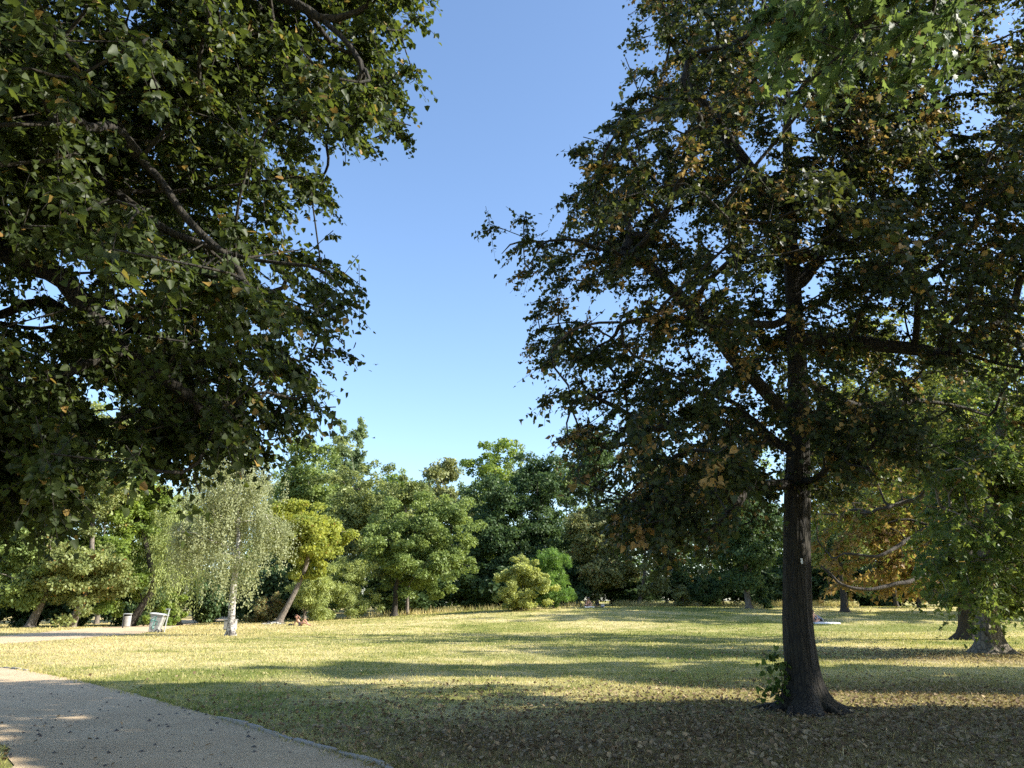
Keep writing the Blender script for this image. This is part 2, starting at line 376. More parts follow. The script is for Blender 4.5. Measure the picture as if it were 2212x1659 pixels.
def leaves_mesh(name, P, Nn, T, size, kind, tint, dry):
    tv, tf = tpl(kind); n = len(P)
    Nn = nrm(Nn); T = nrm(T-Nn*(T*Nn).sum(1, keepdims=True)); B = np.cross(T, Nn)
    curl = 1+R.normal(0, .35, n)
    w = .85+.3*R.random(n)
    V = P[:, None]+size[:, None, None]*(tv[None, :, 0:1]*w[:, None, None]*B[:, None]+tv[None, :, 1:2]*T[:, None]+tv[None, :, 2:3]*curl[:, None, None]*Nn[:, None])
    k = len(tv); off = (np.arange(n)*k)[:, None]
    by = {}
    for f in tf: by.setdefault(len(f), []).append(f)
    faces = [(off[:, None]+np.array(fs)[None]).reshape(-1, q) for q, fs in by.items()]
    return mesh_np(name, V.reshape(-1, 3), faces, {'tint': np.repeat(tint, k), 'dry': np.repeat(dry, k)})

def tubes(chains, sides=6, ridged=None):
    """chains: list of (points (n,3), radii (n)); returns verts, quad faces"""
    VV, FF, o = [], [], 0
    for P, r in chains:
        P = np.asarray(P, float); n = len(P)
        if n < 2: continue
        d = np.gradient(P, axis=0); d = nrm(d)
        ref = np.array([0, 1, 0.]) if abs(d[0][2]) > .7 else np.array([0, 0, 1.])
        a = nrm(np.cross(d, ref)); b = np.cross(d, a)
        k = sides
        th = np.arange(k)*2*math.pi/k
        rr = np.asarray(r, float)[:, None]*np.ones((1, k))
        V = P[:, None]+rr[..., None]*(np.cos(th)[None, :, None]*a[:, None]+np.sin(th)[None, :, None]*b[:, None])
        VV.append(V.reshape(-1, 3))
        i = np.arange(n-1)[:, None]*k+np.arange(k)[None]; j = np.arange(n-1)[:, None]*k+((np.arange(k)+1) % k)[None]
        FF.append(np.stack([i, j, j+k, i+k], -1).reshape(-1, 4)+o); o += n*k
    if not VV: return np.zeros((0, 3)), np.zeros((0, 4), int)
    return np.concatenate(VV), np.concatenate(FF)

def trunk_mesh(path, rad, sides=28, flare=.9, roots=6, ridge=.035, rseed=1, flare_h=.55):
    """one tapered trunk with root flare and ridged bark"""
    P = resample(np.c_[np.asarray(path, float), np.asarray(rad, float)], .07 if sides > 20 else .3)
    pts, r = P[:, :3], P[:, 3]
    rs = np.random.default_rng(rseed); ph = rs.random(8)*6.28; ang = rs.random(roots)*.5+np.arange(roots)*6.28/roots
    th = np.arange(sides)*2*math.pi/sides
    z = pts[:, 2]-pts[0, 2]
    V = np.zeros((len(pts), sides, 3))
    for i in range(len(pts)):
        f = math.exp(-max(z[i], 0)/flare_h/.5)
        lobe = sum(np.maximum(0, np.cos((th-a)/1.0))**14 for a in ang)*1.25
        rid = ridge*1.4*(np.sin(th*9+ph[0]+z[i]*1.1+.8*np.sin(z[i]*2+ph[2]))+.7*np.sin(th*15+ph[1]-z[i]*1.7)+.5*np.sin(th*4+ph[3]+z[i]))
        rr = r[i]*(1+rid+flare*f*(.14+1.0*lobe))
        V[i, :, 0] = pts[i, 0]+rr*np.cos(th); V[i, :, 1] = pts[i, 1]+rr*np.sin(th); V[i, :, 2] = pts[i, 2]
    k = sides; n = len(pts)
    i = np.arange(n-1)[:, None]*k+np.arange(k)[None]; j = np.arange(n-1)[:, None]*k+((np.arange(k)+1) % k)[None]
    return V.reshape(-1, 3), np.stack([i, j, j+k, i+k], -1).reshape(-1, 4)

def grow(seeds, seed_order, targets, bias=.35):
    """join every target to the branch system with little detour; returns nodes, parents"""
    nodes = [s for s in seeds]; par = list(seed_order); plen = []
    for i, s in enumerate(nodes): plen.append(0.0 if par[i] < 0 else plen[par[i]]+.3*float(np.linalg.norm(s-nodes[par[i]])))
    T = np.asarray(targets); root = np.mean(seeds, axis=0)
    A = np.array(nodes); best = np.full(len(T), 1e9); bi = np.zeros(len(T), int)
    pl = np.array(plen)
    for s in range(len(A)):
        c = np.linalg.norm(T-A[s], axis=1)+bias*pl[s]
        m = c < best; best[m] = c[m]; bi[m] = s
    done = np.zeros(len(T), bool)
    for _ in range(len(T)):
        b = best.copy(); b[done] = 1e9; q = int(np.argmin(b)); done[q] = True
        p = nodes[bi[q]]; t = T[q]; L = float(np.linalg.norm(t-p))
        prev = int(bi[q]); base_pl = plen[prev]
        if L > .9:                                              # a bent mid point, so branches arch
            mid = (p+t)/2+np.array([R.normal(0, .07), R.normal(0, .07), .09+R.normal(0, .05)])*L
            nodes.append(mid); par.append(prev); plen.append(base_pl+L*.5); prev = len(nodes)-1
        nodes.append(t); par.append(prev); plen.append(base_pl+L)
        for s in {prev, len(nodes)-1}:
            c = np.linalg.norm(T-nodes[s], axis=1)+bias*plen[s]
            m = (c < best) & ~done; best[m] = c[m]; bi[m] = s
    return np.array(nodes), np.array(par)
def chains_of(nodes, par, rtip=.006, expo=.48, nseed=0, rmax=1.0, least=None):
    n = len(nodes); cnt = np.ones(n); kids = [[] for _ in range(n)]
    for i in range(n):
        if par[i] >= 0: kids[par[i]].append(i)
    order = sorted(range(n), key=lambda i: 0)
    depth = np.zeros(n, int)
    for i in range(n):
        if par[i] >= 0: depth[i] = depth[par[i]]+1
    for i in np.argsort(-depth):
        if par[i] >= 0: cnt[par[i]] += cnt[i]
    rad = np.minimum(rtip*cnt**expo, rmax)
    if least is not None: rad[:len(least)] = np.maximum(rad[:len(least)], least)
    out = []
    started = set()
    def follow(start, parent):
        ch = [parent, start]; c = start
        while kids[c]:
            nx = max(kids[c], key=lambda q: cnt[q]); ch.append(nx); c = nx
        return ch
    for i in range(n):
        for q in kids[i]:
            main = (kids[i] and q == max(kids[i], key=lambda w: cnt[w]))
            if i < nseed and q >= nseed or (not main) or (par[i] < 0 and False):
                if q < nseed: continue
                ch = follow(q, i); P = nodes[ch]; r = rad[ch].copy(); r[0] = min(r[0], r[1]*1.15)
                out.append((P, r))
    return out, rad
def smooth_chain(P, r, step=.35):
    if len(P) > 2:
        Q = smooth_line(np.c_[P, r], 1)
        return Q[:, :3], Q[:, 3]
    return P, r

def clumps_in(center, rad, n, shell=.33, wob=.22, zpow=1.0, minz=-1.0, seed=0):
    """clump centres in a lumpy egg, denser towards the outside"""
    rs = np.random.default_rng(seed)
    d = nrm(rs.normal(size=(n*3, 3))); d = d[d[:, 2] > minz][:n]
    rho = rs.random(len(d))**shell
    ph = rs.random(9)*6.28
    th = np.arctan2(d[:, 1], d[:, 0])
    w = 1+wob*(np.sin(2*th+ph[0]+2*d[:, 2])*.5+np.sin(3*th+ph[1]-3*d[:, 2])*.45+np.sin(5*th+ph[2]+5*d[:, 2]+ph[3])*.4+np.sin(6*d[:, 2]+ph[4])*.35)
    return np.asarray(center)+d*(rho*w)[:, None]*np.asarray(rad)
def boughs(center, rad, nb, per, spread, shell=.36, wob=.25, seed=0):
    """clump centres gathered into boughs, so that the outline is ragged and light falls between them"""
    rs = np.random.default_rng(seed+1)
    b = clumps_in(center, rad, nb, shell, wob, seed=seed); m = np.maximum(2, rs.poisson(per, len(b)))
    c = np.repeat(b, m, 0); d = rs.normal(0, 1, c.shape)*spread*np.array([1, 1, .62])*np.repeat(.6+.8*rs.random(len(b)), m)[:, None]
    o = nrm(b-np.asarray(center)); o = np.repeat(o, m, 0)
    return c+d-o*np.abs((d*o).sum(1, keepdims=True))*.35
def fill(centres, per, cr, flat, size, axis, droop=.3, up=.5, seed=0, jit=.55):
    """leaves round every clump centre"""
    rs = np.random.default_rng(seed); n = len(centres)*per
    c = np.repeat(centres, per, 0); sc = np.repeat(.65+.7*rs.random(len(centres)), per)*cr
    d = nrm(rs.normal(size=(n, 3))); rho = rs.random(n)**.42
    P = c+d*(rho*sc)[:, None]*np.array([1, 1, flat]); P[:, 2] -= droop*sc*(rho**2)*.6
    out = nrm(c-np.asarray(axis)); 
    Nn = out*.45+d*.35+np.array([0, 0, up])+rs.normal(0, jit, (n, 3))
    T = d*.5+out*.4+np.array([0, 0, -.7])+rs.normal(0, .5, (n, 3))
    return P, Nn, T, size*(.7+.6*rs.random(n))

# ------------------------------------------------------------------ far trees
def far_tree(name, label, base, crown, mats, trunk_r=.22, n=90, per=220, cr=.95, leaf=.20, kind='rhomb', lean=(0, 0), flat=.62, shell=.33, dryness=0, strands=None,
             group=None, cat='tree', wob=.22, trunks=None, bias=.3, vis_branch=.02, up=.4, tint0=.0, seed=None, sides=9, extra=()):
    """crown = (centre, radii); trunk from base, leaning; crown mesh of leaf faces; trunk mesh with its limbs"""
    seed = seed if seed is not None else int(abs(base[0]*37+base[1]*91)) % 9999
    rs = np.random.default_rng(seed)
    base = np.array([base[0], base[1], float(gz(base[0], base[1]))-.03])
    cc, rr = np.asarray(crown[0], float), np.asarray(crown[1], float)
    t = thing(name, label, cat, base, 0, group)
    n = int(n*1.9); cr *= .72; jit_ = .95
    cen = boughs(cc, rr*np.array([.96, .96, 1.0]), max(8, n//6), 6, (.17*min(float(np.mean(rr)), 1.7*float(rr[0]))+.15), shell, wob, seed)
    for ec, er, en in extra: cen = np.concatenate([cen, boughs(ec, er, max(4, en//6), 6, .17*float(np.mean(er))+.15, shell, wob, seed+7)])
    cen = cen[cen[:, 2] > gz(cen[:, 0], cen[:, 1])+cr*.5]
    # trunk
    top = cc+np.array([0, 0, rr[2]*.55]); joint = np.array([base[0]+lean[0], base[1]+lean[1], max(base[2]+1.2, cc[2]-rr[2]*.8)])
    mid = joint*.5+top*.5+np.array([rs.normal(0, .2), 0, 0])
    path = smooth_line(np.array([base, base*.5+joint*.5+np.array([rs.normal(0, .06), 0, 0]), joint, mid, top]), 2)
    L = np.linspace(0, 1, len(path)); rad = trunk_r*(1-.85*L)
    V, Fc = trunk_mesh(path, rad, sides, .5, 4, .03, seed, .35)
    seeds = list(path[len(path)//3::3]); so = [-1]+list(range(len(seeds)-1))
    sub = cen if len(cen) < 130 else cen[rs.permutation(len(cen))[:130]]
    nodes, par = grow(seeds, so, sub, bias)
    ch, _ = chains_of(nodes, par, .012, .5, len(seeds), trunk_r*.55)
    ch = [smooth_chain(*c) for c in ch if c[1].max() > vis_branch]
    V2, F2 = tubes(ch, 5)
    Vt = np.concatenate([V, V2])-base; link('trunk', mesh_np('trunk', Vt, [Fc, F2+len(V)], smooth=True), mats[1], t)
    # leaves
    per = int(per*.92)
    if base[1] > 79: per = int(per*.66); leaf *= 1.18
    P, Nn, T, sz = fill(cen, per, cr, flat, leaf, cc-np.array([0, 0, rr[2]*.4]), .3, up, seed, jit_)
    tint_c = np.repeat(np.clip(rs.normal(.45, .28, len(cen)), 0, 1), per)
    if strands:                                                  # hanging strands of narrow leaves
        ns, ln, pl = strands
        src = cen[rs.integers(0, len(cen), ns)]+rs.normal(0, cr*.5, (ns, 3))
        low = gz(src[:, 0], src[:, 1])+.5+.5*rs.random(ns)
        Ls = np.minimum(ln*(.5+.7*rs.random(ns)), src[:, 2]-low); Ls = np.maximum(Ls, .2)
        q = rs.random((ns, pl)); sw = rs.normal(0, .12, (ns, 1, 2))
        SP = np.zeros((ns, pl, 3)); SP[..., :2] = src[:, None, :2]+sw*q[..., None]*Ls[:, None, None]*.6+rs.normal(0, .06, (ns, pl, 2)); SP[..., 2] = src[:, None, 2]-q*Ls[:, None]
        SP = SP.reshape(-1, 3); m = len(SP)
        P = np.concatenate([P, SP]); Nn = np.concatenate([Nn, rs.normal(0, 1, (m, 3))*np.array([1, 1, .4])+np.array([.3, -.3, .15])]); T = np.concatenate([T, rs.normal(0, .35, (m, 3))+np.array([0, 0, -1])])
        sz = np.concatenate([sz, leaf*(.8+.7*rs.random(m))]); tint_c = np.concatenate([tint_c, np.repeat(np.clip(rs.normal(.5, .25, ns), 0, 1), pl)])
    k = P[:, 2] > gz(P[:, 0], P[:, 1])+.05
    P, Nn, T, sz, tint_c = P[k], Nn[k], T[k], sz[k], tint_c[k]
    tint = np.clip(tint_c*.6+.4*rs.random(len(P))+tint0, 0, 1)
    if callable(dryness): dry = dryness(P, rs)
    else: dry = (rs.random(len(P)) < dryness)*rs.random(len(P))
    link('crown', leaves_mesh('crown', P-base, Nn, T, sz, kind, tint, dry), mats[0], t)
    return t
def box_px(x0, x1, y0, y1, Y, depth=None):
    """crown centre and radii from its extent in the photograph at its distance"""
    c = at((x0+x1)/2, (y0+y1)/2, Y); a = at(x0, (y0+y1)/2, Y); b = at(x1, (y0+y1)/2, Y)
    top, bot = at((x0+x1)/2, y0, Y), at((x0+x1)/2, y1, Y)
    rx = (b[0]-a[0])/2; rz = (top[2]-bot[2])/2
    return np.array([c[0], Y, (top[2]+bot[2])/2]), np.array([rx, depth or rx, rz])
def gxy(x, Y): return at(x, 1300, Y)[:2]
WOOD = 'trees along the far edge of the lawn'
def ft(label, x, Y, bx, mat, bark='barkgrey', **kw):
    if 'lean_px' in kw: kw['lean'] = (kw.pop('lean_px')/F/K*0+kw.get('lean_m', 0), 0)
    kw.pop('lean_m', None)
    return far_tree(kw.pop('name', 'broadleaf_tree'), label, gxy(x, Y), box_px(*bx, Y, kw.pop('depth', None)), (M[mat], M[bark]), group=kw.pop('group', WOOD), **kw)

# left hand group beyond the far path
ft('grey leaning trunk under a broad mottled crown, nearest the left edge', 72, 56, (-110, 150, 860, 1325), 'mid', trunk_r=.36, lean=(.9, 0), n=150, per=200, leaf=.19, cr=1.0, tint0=.05, extra=((at(30, 1225, 55), np.array([4.2, 2.5, 2.2]), 110),))
ft('tall mottled tree on a leaning trunk, second from the left edge', 158, 57, (90, 285, 830, 1325), 'olive', trunk_r=.36, lean=(1.1, 0), n=150, per=200, leaf=.19, cr=1.0, dryness=.06, extra=((at(185, 1230, 56), np.array([3.2, 2.4, 2.1]), 110),))
ft('bright green tree on a dark leaning trunk beside the small round bin', 283, 60, (215, 342, 985, 1300), 'bright', 'barkdark', trunk_r=.42, lean=(1.7, 0), n=100, per=190, leaf=.19, cr=.8)
ft('pale green tall crown rising behind the left hand trees', 40, 74, (-80, 170, 800, 1290), 'mid', n=70, per=170, leaf=.28, cr=1.5)
ft('yellowish crown showing above the leaning trees under the lime leaves', 215, 76, (120, 300, 790, 1290), 'bright', n=80, per=170, leaf=.26, cr=1.4)
ft('grey green crown just left of the willow', 330, 80, (250, 420, 1000, 1290), 'willow', n=70, per=160, leaf=.26, cr=1.3)
ft('weeping willow with long hanging strands behind the birch', 385, 62, (310, 475, 1050, 1200), 'willow', 'barkdark', name='willow_tree', trunk_r=.4, n=80, per=110, leaf=.20, kind='narrow', cr=1.1, strands=(420, 5.5, 42), group=None)
ft('white barked birch standing alone on the lawn by the large bin', 505, 41, (412, 590, 945, 1215), 'birchleaf', 'birch', name='birch_tree', trunk_r=.205, n=110, per=52, leaf=.09, cr=.6, flat=.9, strands=(1250, 2.1, 22), group=None, sides=20, wob=.3, depth=2.9, shell=.5, vis_branch=.014,
   extra=((at(470, 1000, 41), np.array([1.0, 1.0, 1.1]), 40), (at(535, 1010, 41), np.array([1.1, 1.0, .9]), 40), (at(405, 1150, 40.6), np.array([.9, 1.2, 1.0]), 50), (at(585, 1130, 41), np.array([1.1, 1.1, 1.2]), 50), (at(500, 1200, 40), np.array([1.7, 1.0, .7]), 40)))
ft('yellow green tree with leaning forked trunk beside the bicycle', 604, 63, (578, 745, 1080, 1245), 'yellow', name='yellow_green_tree', trunk_r=.30, lean=(1.9, 0), n=110, per=170, leaf=.20, cr=.75, group=None, dryness=.03)
# the edge of the wood, left to right
ft('broad green crown above the yellow green tree', 660, 84, (592, 725, 945, 1290), 'mid', n=100, per=180, leaf=.26, cr=1.2)
ft('taller of the two slim poplars above the treeline', 733, 116, (712, 752, 893, 1200), 'poplar', name='poplar_tree', n=150, per=90, leaf=.30, cr=.55, wob=.1, flat=1.1, group='two poplars')
ft('shorter of the two slim poplars above the treeline', 768, 118, (753, 787, 903, 1200), 'poplar', name='poplar_tree', n=130, per=90, leaf=.30, cr=.5, wob=.1, flat=1.1, group='two poplars')
ft('olive feathery tree standing in front of the poplars', 755, 80, (690, 830, 985, 1290), 'olive', n=110, per=170, leaf=.22, cr=1.0)
ft('yellowish tree crown between the poplars and the round maple', 850, 92, (805, 905, 992, 1260), 'bright', n=80, per=160, leaf=.27, cr=1.2)
ft('far grey green crown in the dip of the treeline', 940, 108, (880, 1020, 1005, 1280), 'pale', n=80, per=150, leaf=.33, cr=1.5)
ft('dense round maple with dark trunk at the lawn edge', 852, 72, (800, 1012, 1060, 1285), 'mid', 'barkdark', name='maple_tree', trunk_r=.30, n=190, per=190, leaf=.20, cr=.85, group=None, shell=.28)
ft('slim maple half hidden behind the round maple, with a paler trunk', 880, 77, (815, 930, 1030, 1270), 'olive', name='maple_tree', trunk_r=.22, n=80, per=170, leaf=.22, cr=.95, group=None)
ft('tallest open crowned tree right of the dip in the treeline', 1065, 96, (1020, 1115, 935, 1280), 'bright', trunk_r=.3, n=75, per=150, leaf=.27, cr=1.15, shell=.4)
ft('dark tree with a forked trunk below the tallest crown', 1085, 86, (990, 1130, 1040, 1290), 'dark', 'barkdark', trunk_r=.3, n=110, per=170, leaf=.24, cr=1.1)
ft('dense dark green tree behind the two lawn bushes', 1165, 88, (1095, 1230, 955, 1290), 'dark', 'barkdark', n=150, per=180, leaf=.24, cr=1.15)
ft('dark green crown behind the tip of the big lime tree', 1275, 94, (1205, 1355, 930, 1290), 'dark', 'barkdark', n=110, per=170, leaf=.27, cr=1.3)
ft('pale dusty tree with grey trunk behind the middle sunbather', 1290, 83, (1222, 1372, 1095, 1285), 'pale', trunk_r=.26, n=110, per=170, leaf=.22, cr=.9, dryness=.12)
ft('grey leaning trunk under a thin pale crown behind the lime branches', 1380, 82, (1330, 1480, 1000, 1260), 'pale', trunk_r=.27, lean=(.8, 0), n=70, per=160, leaf=.24, cr=1.0)
def dup(src, sc, sr, loc, rad, rz, label, group):
    """a copy of a tree or shrub with copies of its parts, scaled to a new crown size"""
    c = src.copy(); C.objects.link(c)
    c.location = (float(loc[0]), float(loc[1]), float(gz(*loc))-.03); c.scale = [float(v) for v in np.asarray(rad)/np.asarray(sr)]
    c.rotation_euler = (0, 0, rz); c['label'] = label; c['group'] = group
    for ch in list(src.children):
        k = ch.copy(); C.objects.link(k); k.parent = c
    return c
labs = ['dark crown behind the lime tree, directly left of the hanging yellow leaves', 'green crown behind the hanging yellow leaves of the lime', 'bright crown directly behind the lime trunk',
        'tall crown just right of the lime trunk, far back', 'bright crown far behind the brown chestnut leaves', 'dark crown far behind the plane tree', 'crown at the right edge far behind the plane tree']
protos = {}
for q, (x, Y, bx, mt) in enumerate(((1440, 100, (1350, 1530, 930, 1290), 'dark'), (1560, 96, (1480, 1650, 960, 1290), 'mid'), (1700, 92, (1610, 1800, 900, 1290), 'bright'), (1840, 90, (1750, 1930, 860, 1290), 'mid'),
                                  (1985, 88, (1890, 2080, 840, 1290), 'bright'), (2130, 86, (2030, 2230, 830, 1290), 'dark'), (2290, 80, (2180, 2420, 800, 1290), 'mid'))):
    cc_, rr_ = box_px(*bx, Y); top_ = cc_[2]+rr_[2]-gz(cc_[0], Y)
    if mt not in protos:
        protos[mt] = (ft(labs[q], x, Y, bx, mt, 'barkdark', n=70, per=160, leaf=.28, cr=1.35), (rr_[0], rr_[1], top_))
    else: dup(protos[mt][0], None, protos[mt][1], gxy(x, Y), (rr_[0], rr_[1], top_), 1.9+q, labs[q], WOOD)
for q, (x, Y, bx, mt, lab) in enumerate(((560, 100, (500, 640, 985, 1290), 'mid', 'green crown filling in behind the birch'), (700, 104, (640, 770, 985, 1290), 'mid', 'green crown filling in directly below the poplars'),
        (790, 100, (735, 850, 1015, 1290), 'dark', 'dark crown filling in right of the feathery olive tree'), (835, 112, (790, 885, 1005, 1290), 'mid', 'green crown peeping out between the olive tree and the round maple'),
        (905, 116, (860, 965, 1000, 1290), 'bright', 'bright far crown just left of the dip in the treeline'), (985, 112, (940, 1035, 1012, 1290), 'mid', 'green far crown just right of the dip in the treeline'), (1000, 94, (950, 1050, 1060, 1290), 'dark', 'dark crown right behind the round maple'),
        (1120, 104, (1070, 1175, 955, 1290), 'mid', 'green crown between the tallest open crown and the dense dark tree'), (1225, 106, (1170, 1290, 960, 1290), 'mid', 'green crown right of the dense dark tree'))):
    cc_, rr_ = box_px(*bx, Y); top_ = cc_[2]+rr_[2]-gz(cc_[0], Y)
    dup(protos[mt][0], None, protos[mt][1], gxy(x, Y), (rr_[0], rr_[1], top_), .7+1.3*q, lab, WOOD)
ft('dark green tree with straight trunk on the far lawn left of the lime trunk', 1617, 68, (1535, 1700, 1075, 1250), 'dark', 'barkgrey', trunk_r=.30, n=100, per=180, leaf=.22, cr=.95, group=None)
ft('small tree with dark flared trunk on the far lawn right of the lime trunk', 1822, 64, (1745, 1900, 1040, 1265), 'olive', 'barkdark', trunk_r=.36, n=70, per=150, leaf=.22, cr=.95, group=None)
ft('slim dark trunk at the wood edge under the brown chestnut leaves', 1985, 70, (1930, 2060, 1020, 1250), 'dark', 'barkdark', trunk_r=.22, n=60, per=150, leaf=.24, cr=1.0)

ft('sunlit yellowish green tree filling the gap right of the lime trunk', 1935, 76, (1745, 2030, 800, 1180), 'screen', 'barkdark', n=190, per=170, leaf=.26, cr=1.3, group=None, shell=.45)
ft('tall sunlit green tree between the chestnut and the right edge', 2125, 56, (1965, 2320, 740, 1200), 'screen', 'barkdark', n=170, per=170, leaf=.24, cr=1.1, group=None, shell=.45)
# shrubs
SH = 'shrubs under the far trees'
def shrub(label, bx, Y, mat, n=60, per=170, leaf=.16, cr=.55, group=None, **kw):
    c, r = box_px(*bx, Y, kw.pop('depth', None)); g = float(gz(c[0], Y))
    top = c[2]+r[2]; bot = min(c[2]-r[2], g+.1)
    c[2] = (top+bot)/2; r[2] = (top-bot)/2
    return far_tree(kw.pop('name', 'shrub'), label, (c[0], Y), (c, r), (M[mat], M['barkdark']), trunk_r=.06, n=n, per=per, cr=cr, leaf=leaf, group=group, cat='shrub', sides=7, **kw)
shrub('pale dusty rounded bush on the lawn, left of its green neighbour', (1076, 1176, 1203, 1309), 67.2, 'palebush', n=90, per=190, leaf=.15, cr=.5, tint0=.12)
shrub('fresh green feathery bush on the lawn, right of the pale bush', (1152, 1237, 1183, 1309), 69.5, 'sumac', n=80, per=130, leaf=.22, cr=.5, kind='narrow', dryness=0, wob=.3)
shrub('light willowy shrub right of the yellow green tree', (640, 738, 1215, 1340), 67, 'willow', n=80, kind='narrow', leaf=.26, cr=.6, tint0=.1)
shrub('tall light shrub left of the round maple', (722, 808, 1210, 1338), 69, 'willow', n=80, leaf=.22, kind='narrow', cr=.6)
shrub('dry brownish brush behind the bicycle', (545, 612, 1288, 1346), 67, 'pale', n=40, leaf=.13, cr=.4, dryness=.6)
shrub('small pale shrub at the far lawn edge', (1455, 1492, 1262, 1294), 78, 'pale', n=22, leaf=.14, cr=.3)
shrub('dark rounded bush at the far lawn edge left of the straight trunk', (1500, 1582, 1236, 1300), 79, 'dark', n=50, leaf=.18, cr=.6)
shrub('dark shrub at the foot of the straight far trunk', (1632, 1668, 1262, 1304), 68, 'dark', n=24, leaf=.14, cr=.3)
shrub('ivy dark hedge behind the leaning trunks at the left edge', (-120, 130, 1270, 1350), 63, 'dark', n=90, leaf=.2, cr=.7, name='hedge', depth=1.5)
shrub('bright leafy undergrowth behind the large bin', (345, 385, 1290, 1345), 60, 'bright', n=24, leaf=.15, cr=.35)
for q, (x0, x1, y0, Y) in enumerate(((100, 260, 1240, 66), (250, 360, 1250, 70), (380, 500, 1240, 74), (470, 620, 1210, 76), (590, 700, 1180, 78), (800, 960, 1225, 84), (930, 1090, 1230, 84), (1050, 1210, 1210, 83),
                               (1190, 1300, 1220, 84), (1300, 1420, 1235, 88), (1400, 1530, 1225, 90), (1560, 1720, 1215, 88), (1690, 1850, 1215, 86), (1830, 1990, 1220, 84), (1960, 2130, 1210, 80), (2100, 2330, 1190, 76))):
    lab = ['dark undergrowth left of the small round bin', 'dark undergrowth behind the small round bin', 'dark undergrowth behind the path bend and bench', 'dark undergrowth behind the birch trunk', 'dark undergrowth behind the yellow green tree',
           'dark undergrowth behind the round maple trunks', 'dark undergrowth right of the maple trunks', 'dark undergrowth behind the two lawn bushes', 'dark undergrowth behind the middle sunbather', 'dark undergrowth right of the dusty tree',
           'dark undergrowth behind the small pale shrub', 'dark undergrowth behind the straight far trunk', 'dark undergrowth directly behind the lime trunk', 'dark undergrowth right of the dark flared trunk', 'dark undergrowth under the brown chestnut leaves', 'dark undergrowth behind the plane tree'][q]
    c_, r_ = box_px(x0, x1, y0, 1318, Y); h_ = c_[2]+r_[2]-float(gz(c_[0], Y))
    if q < 2: us = us if q else []; us.append((shrub(lab, (x0, x1, y0, 1318), Y, 'dark', n=70, per=150, leaf=.26, cr=1.0, group=SH, depth=2.5), (r_[0], 2.5, h_)))
    else: dup(us[q % 2][0], None, us[q % 2][1], (c_[0], Y), (r_[0], 2.5, h_), (0, math.pi)[(q//2) % 2], lab, SH)

# the wood behind: one mass nobody could count
def far_wood():
    cs = []
    rs = np.random.default_rng(77)
    for x in np.arange(-130, 150, 6.0):
        Y = 125+rs.normal(0, 5); h = 15+rs.normal(0, 2)
        if -28 < x < 4: h -= 2.5
        z = float(gz(x, Y)); cs.append(clumps_in((x, Y, z+h*.5), (5, 4, h*.52), 50, .3, seed=int(x*10) % 997+5))
    cen = np.concatenate(cs)
    P, Nn, T, sz = fill(cen, 36, 1.7, .7, .62, (0, 125, 4), seed=3)
    rs2 = np.random.default_rng(5)
    k = P[:, 2] > gz(P[:, 0], P[:, 1])
    P, Nn, T, sz = P[k], Nn[k], T[k], sz[k]
    me = leaves_mesh('far_wood', P, Nn, T, sz, 'rhomb', rs2.random(len(P)), np.zeros(len(P)))
    link('far_wood', me, M['dark'], kind='stuff', label='dark green wood closing off the far side of the park', category='wood')
far_wood()

# ------------------------------------------------------------------ near trees: twigs with hanging leaves
def twig_leaves(cen, axis, twigs, per, length, size, seed, droop=.5, spread=.55, hang=.75):
    """every clump is a spray of drooping twigs; leaves sit alternately along each and hang"""
    rs = np.random.default_rng(seed); n = len(cen)
    out = nrm(cen-np.asarray(axis)); out[:, 2] *= .35
    tw0, tw = [], []
    c = np.repeat(cen, twigs, 0); o = np.repeat(out, twigs, 0)
    d0 = nrm(o*.8+rs.normal(0, spread, (len(c), 3))*np.array([1, 1, .95]))
    L = length*(.55+.8*rs.random(len(c)))
    start = c-d0*L[:, None]*.5
    def pt(s): return start+d0*(L*s)[:, None]+np.array([0, 0, -1])*(droop*L*s*s)[:, None]
    tws = [pt(np.full(len(c), s)) for s in (0, .5, 1.0)]
    s = (np.arange(per)+.5)/per
    S_ = np.clip(s[None]+rs.normal(0, .05, (len(c), per)), .05, 1.05)
    P = start[:, None]+d0[:, None]*(L[:, None]*S_)[..., None]+np.array([0, 0, -1])*(droop*L[:, None]*S_**2)[..., None]
    tan = nrm(d0[:, None]+np.array([0, 0, -1])*(2*droop*S_)[..., None])
    side = nrm(np.cross(tan, np.array([0, 0, 1.]))); sg = np.where(np.arange(per) % 2, 1., -1.)[None, :, None]
    T = side*sg*.8+tan*.45+np.array([0, 0, -1.])*hang+rs.normal(0, .35, (len(c), per, 3))
    Nn = np.array([0, 0, .5])+np.repeat(out, twigs, 0)[:, None]*.55+side*sg*.15+rs.normal(0, .55, (len(c), per, 3))
    P = P+nrm(T)*.03
    n_ = len(c)*per
    return P.reshape(-1, 3), Nn.reshape(-1, 3), T.reshape(-1, 3), size*(.65+.65*rs.random(n_)), np.stack(tws, 1), np.repeat(np.arange(n), twigs*per)

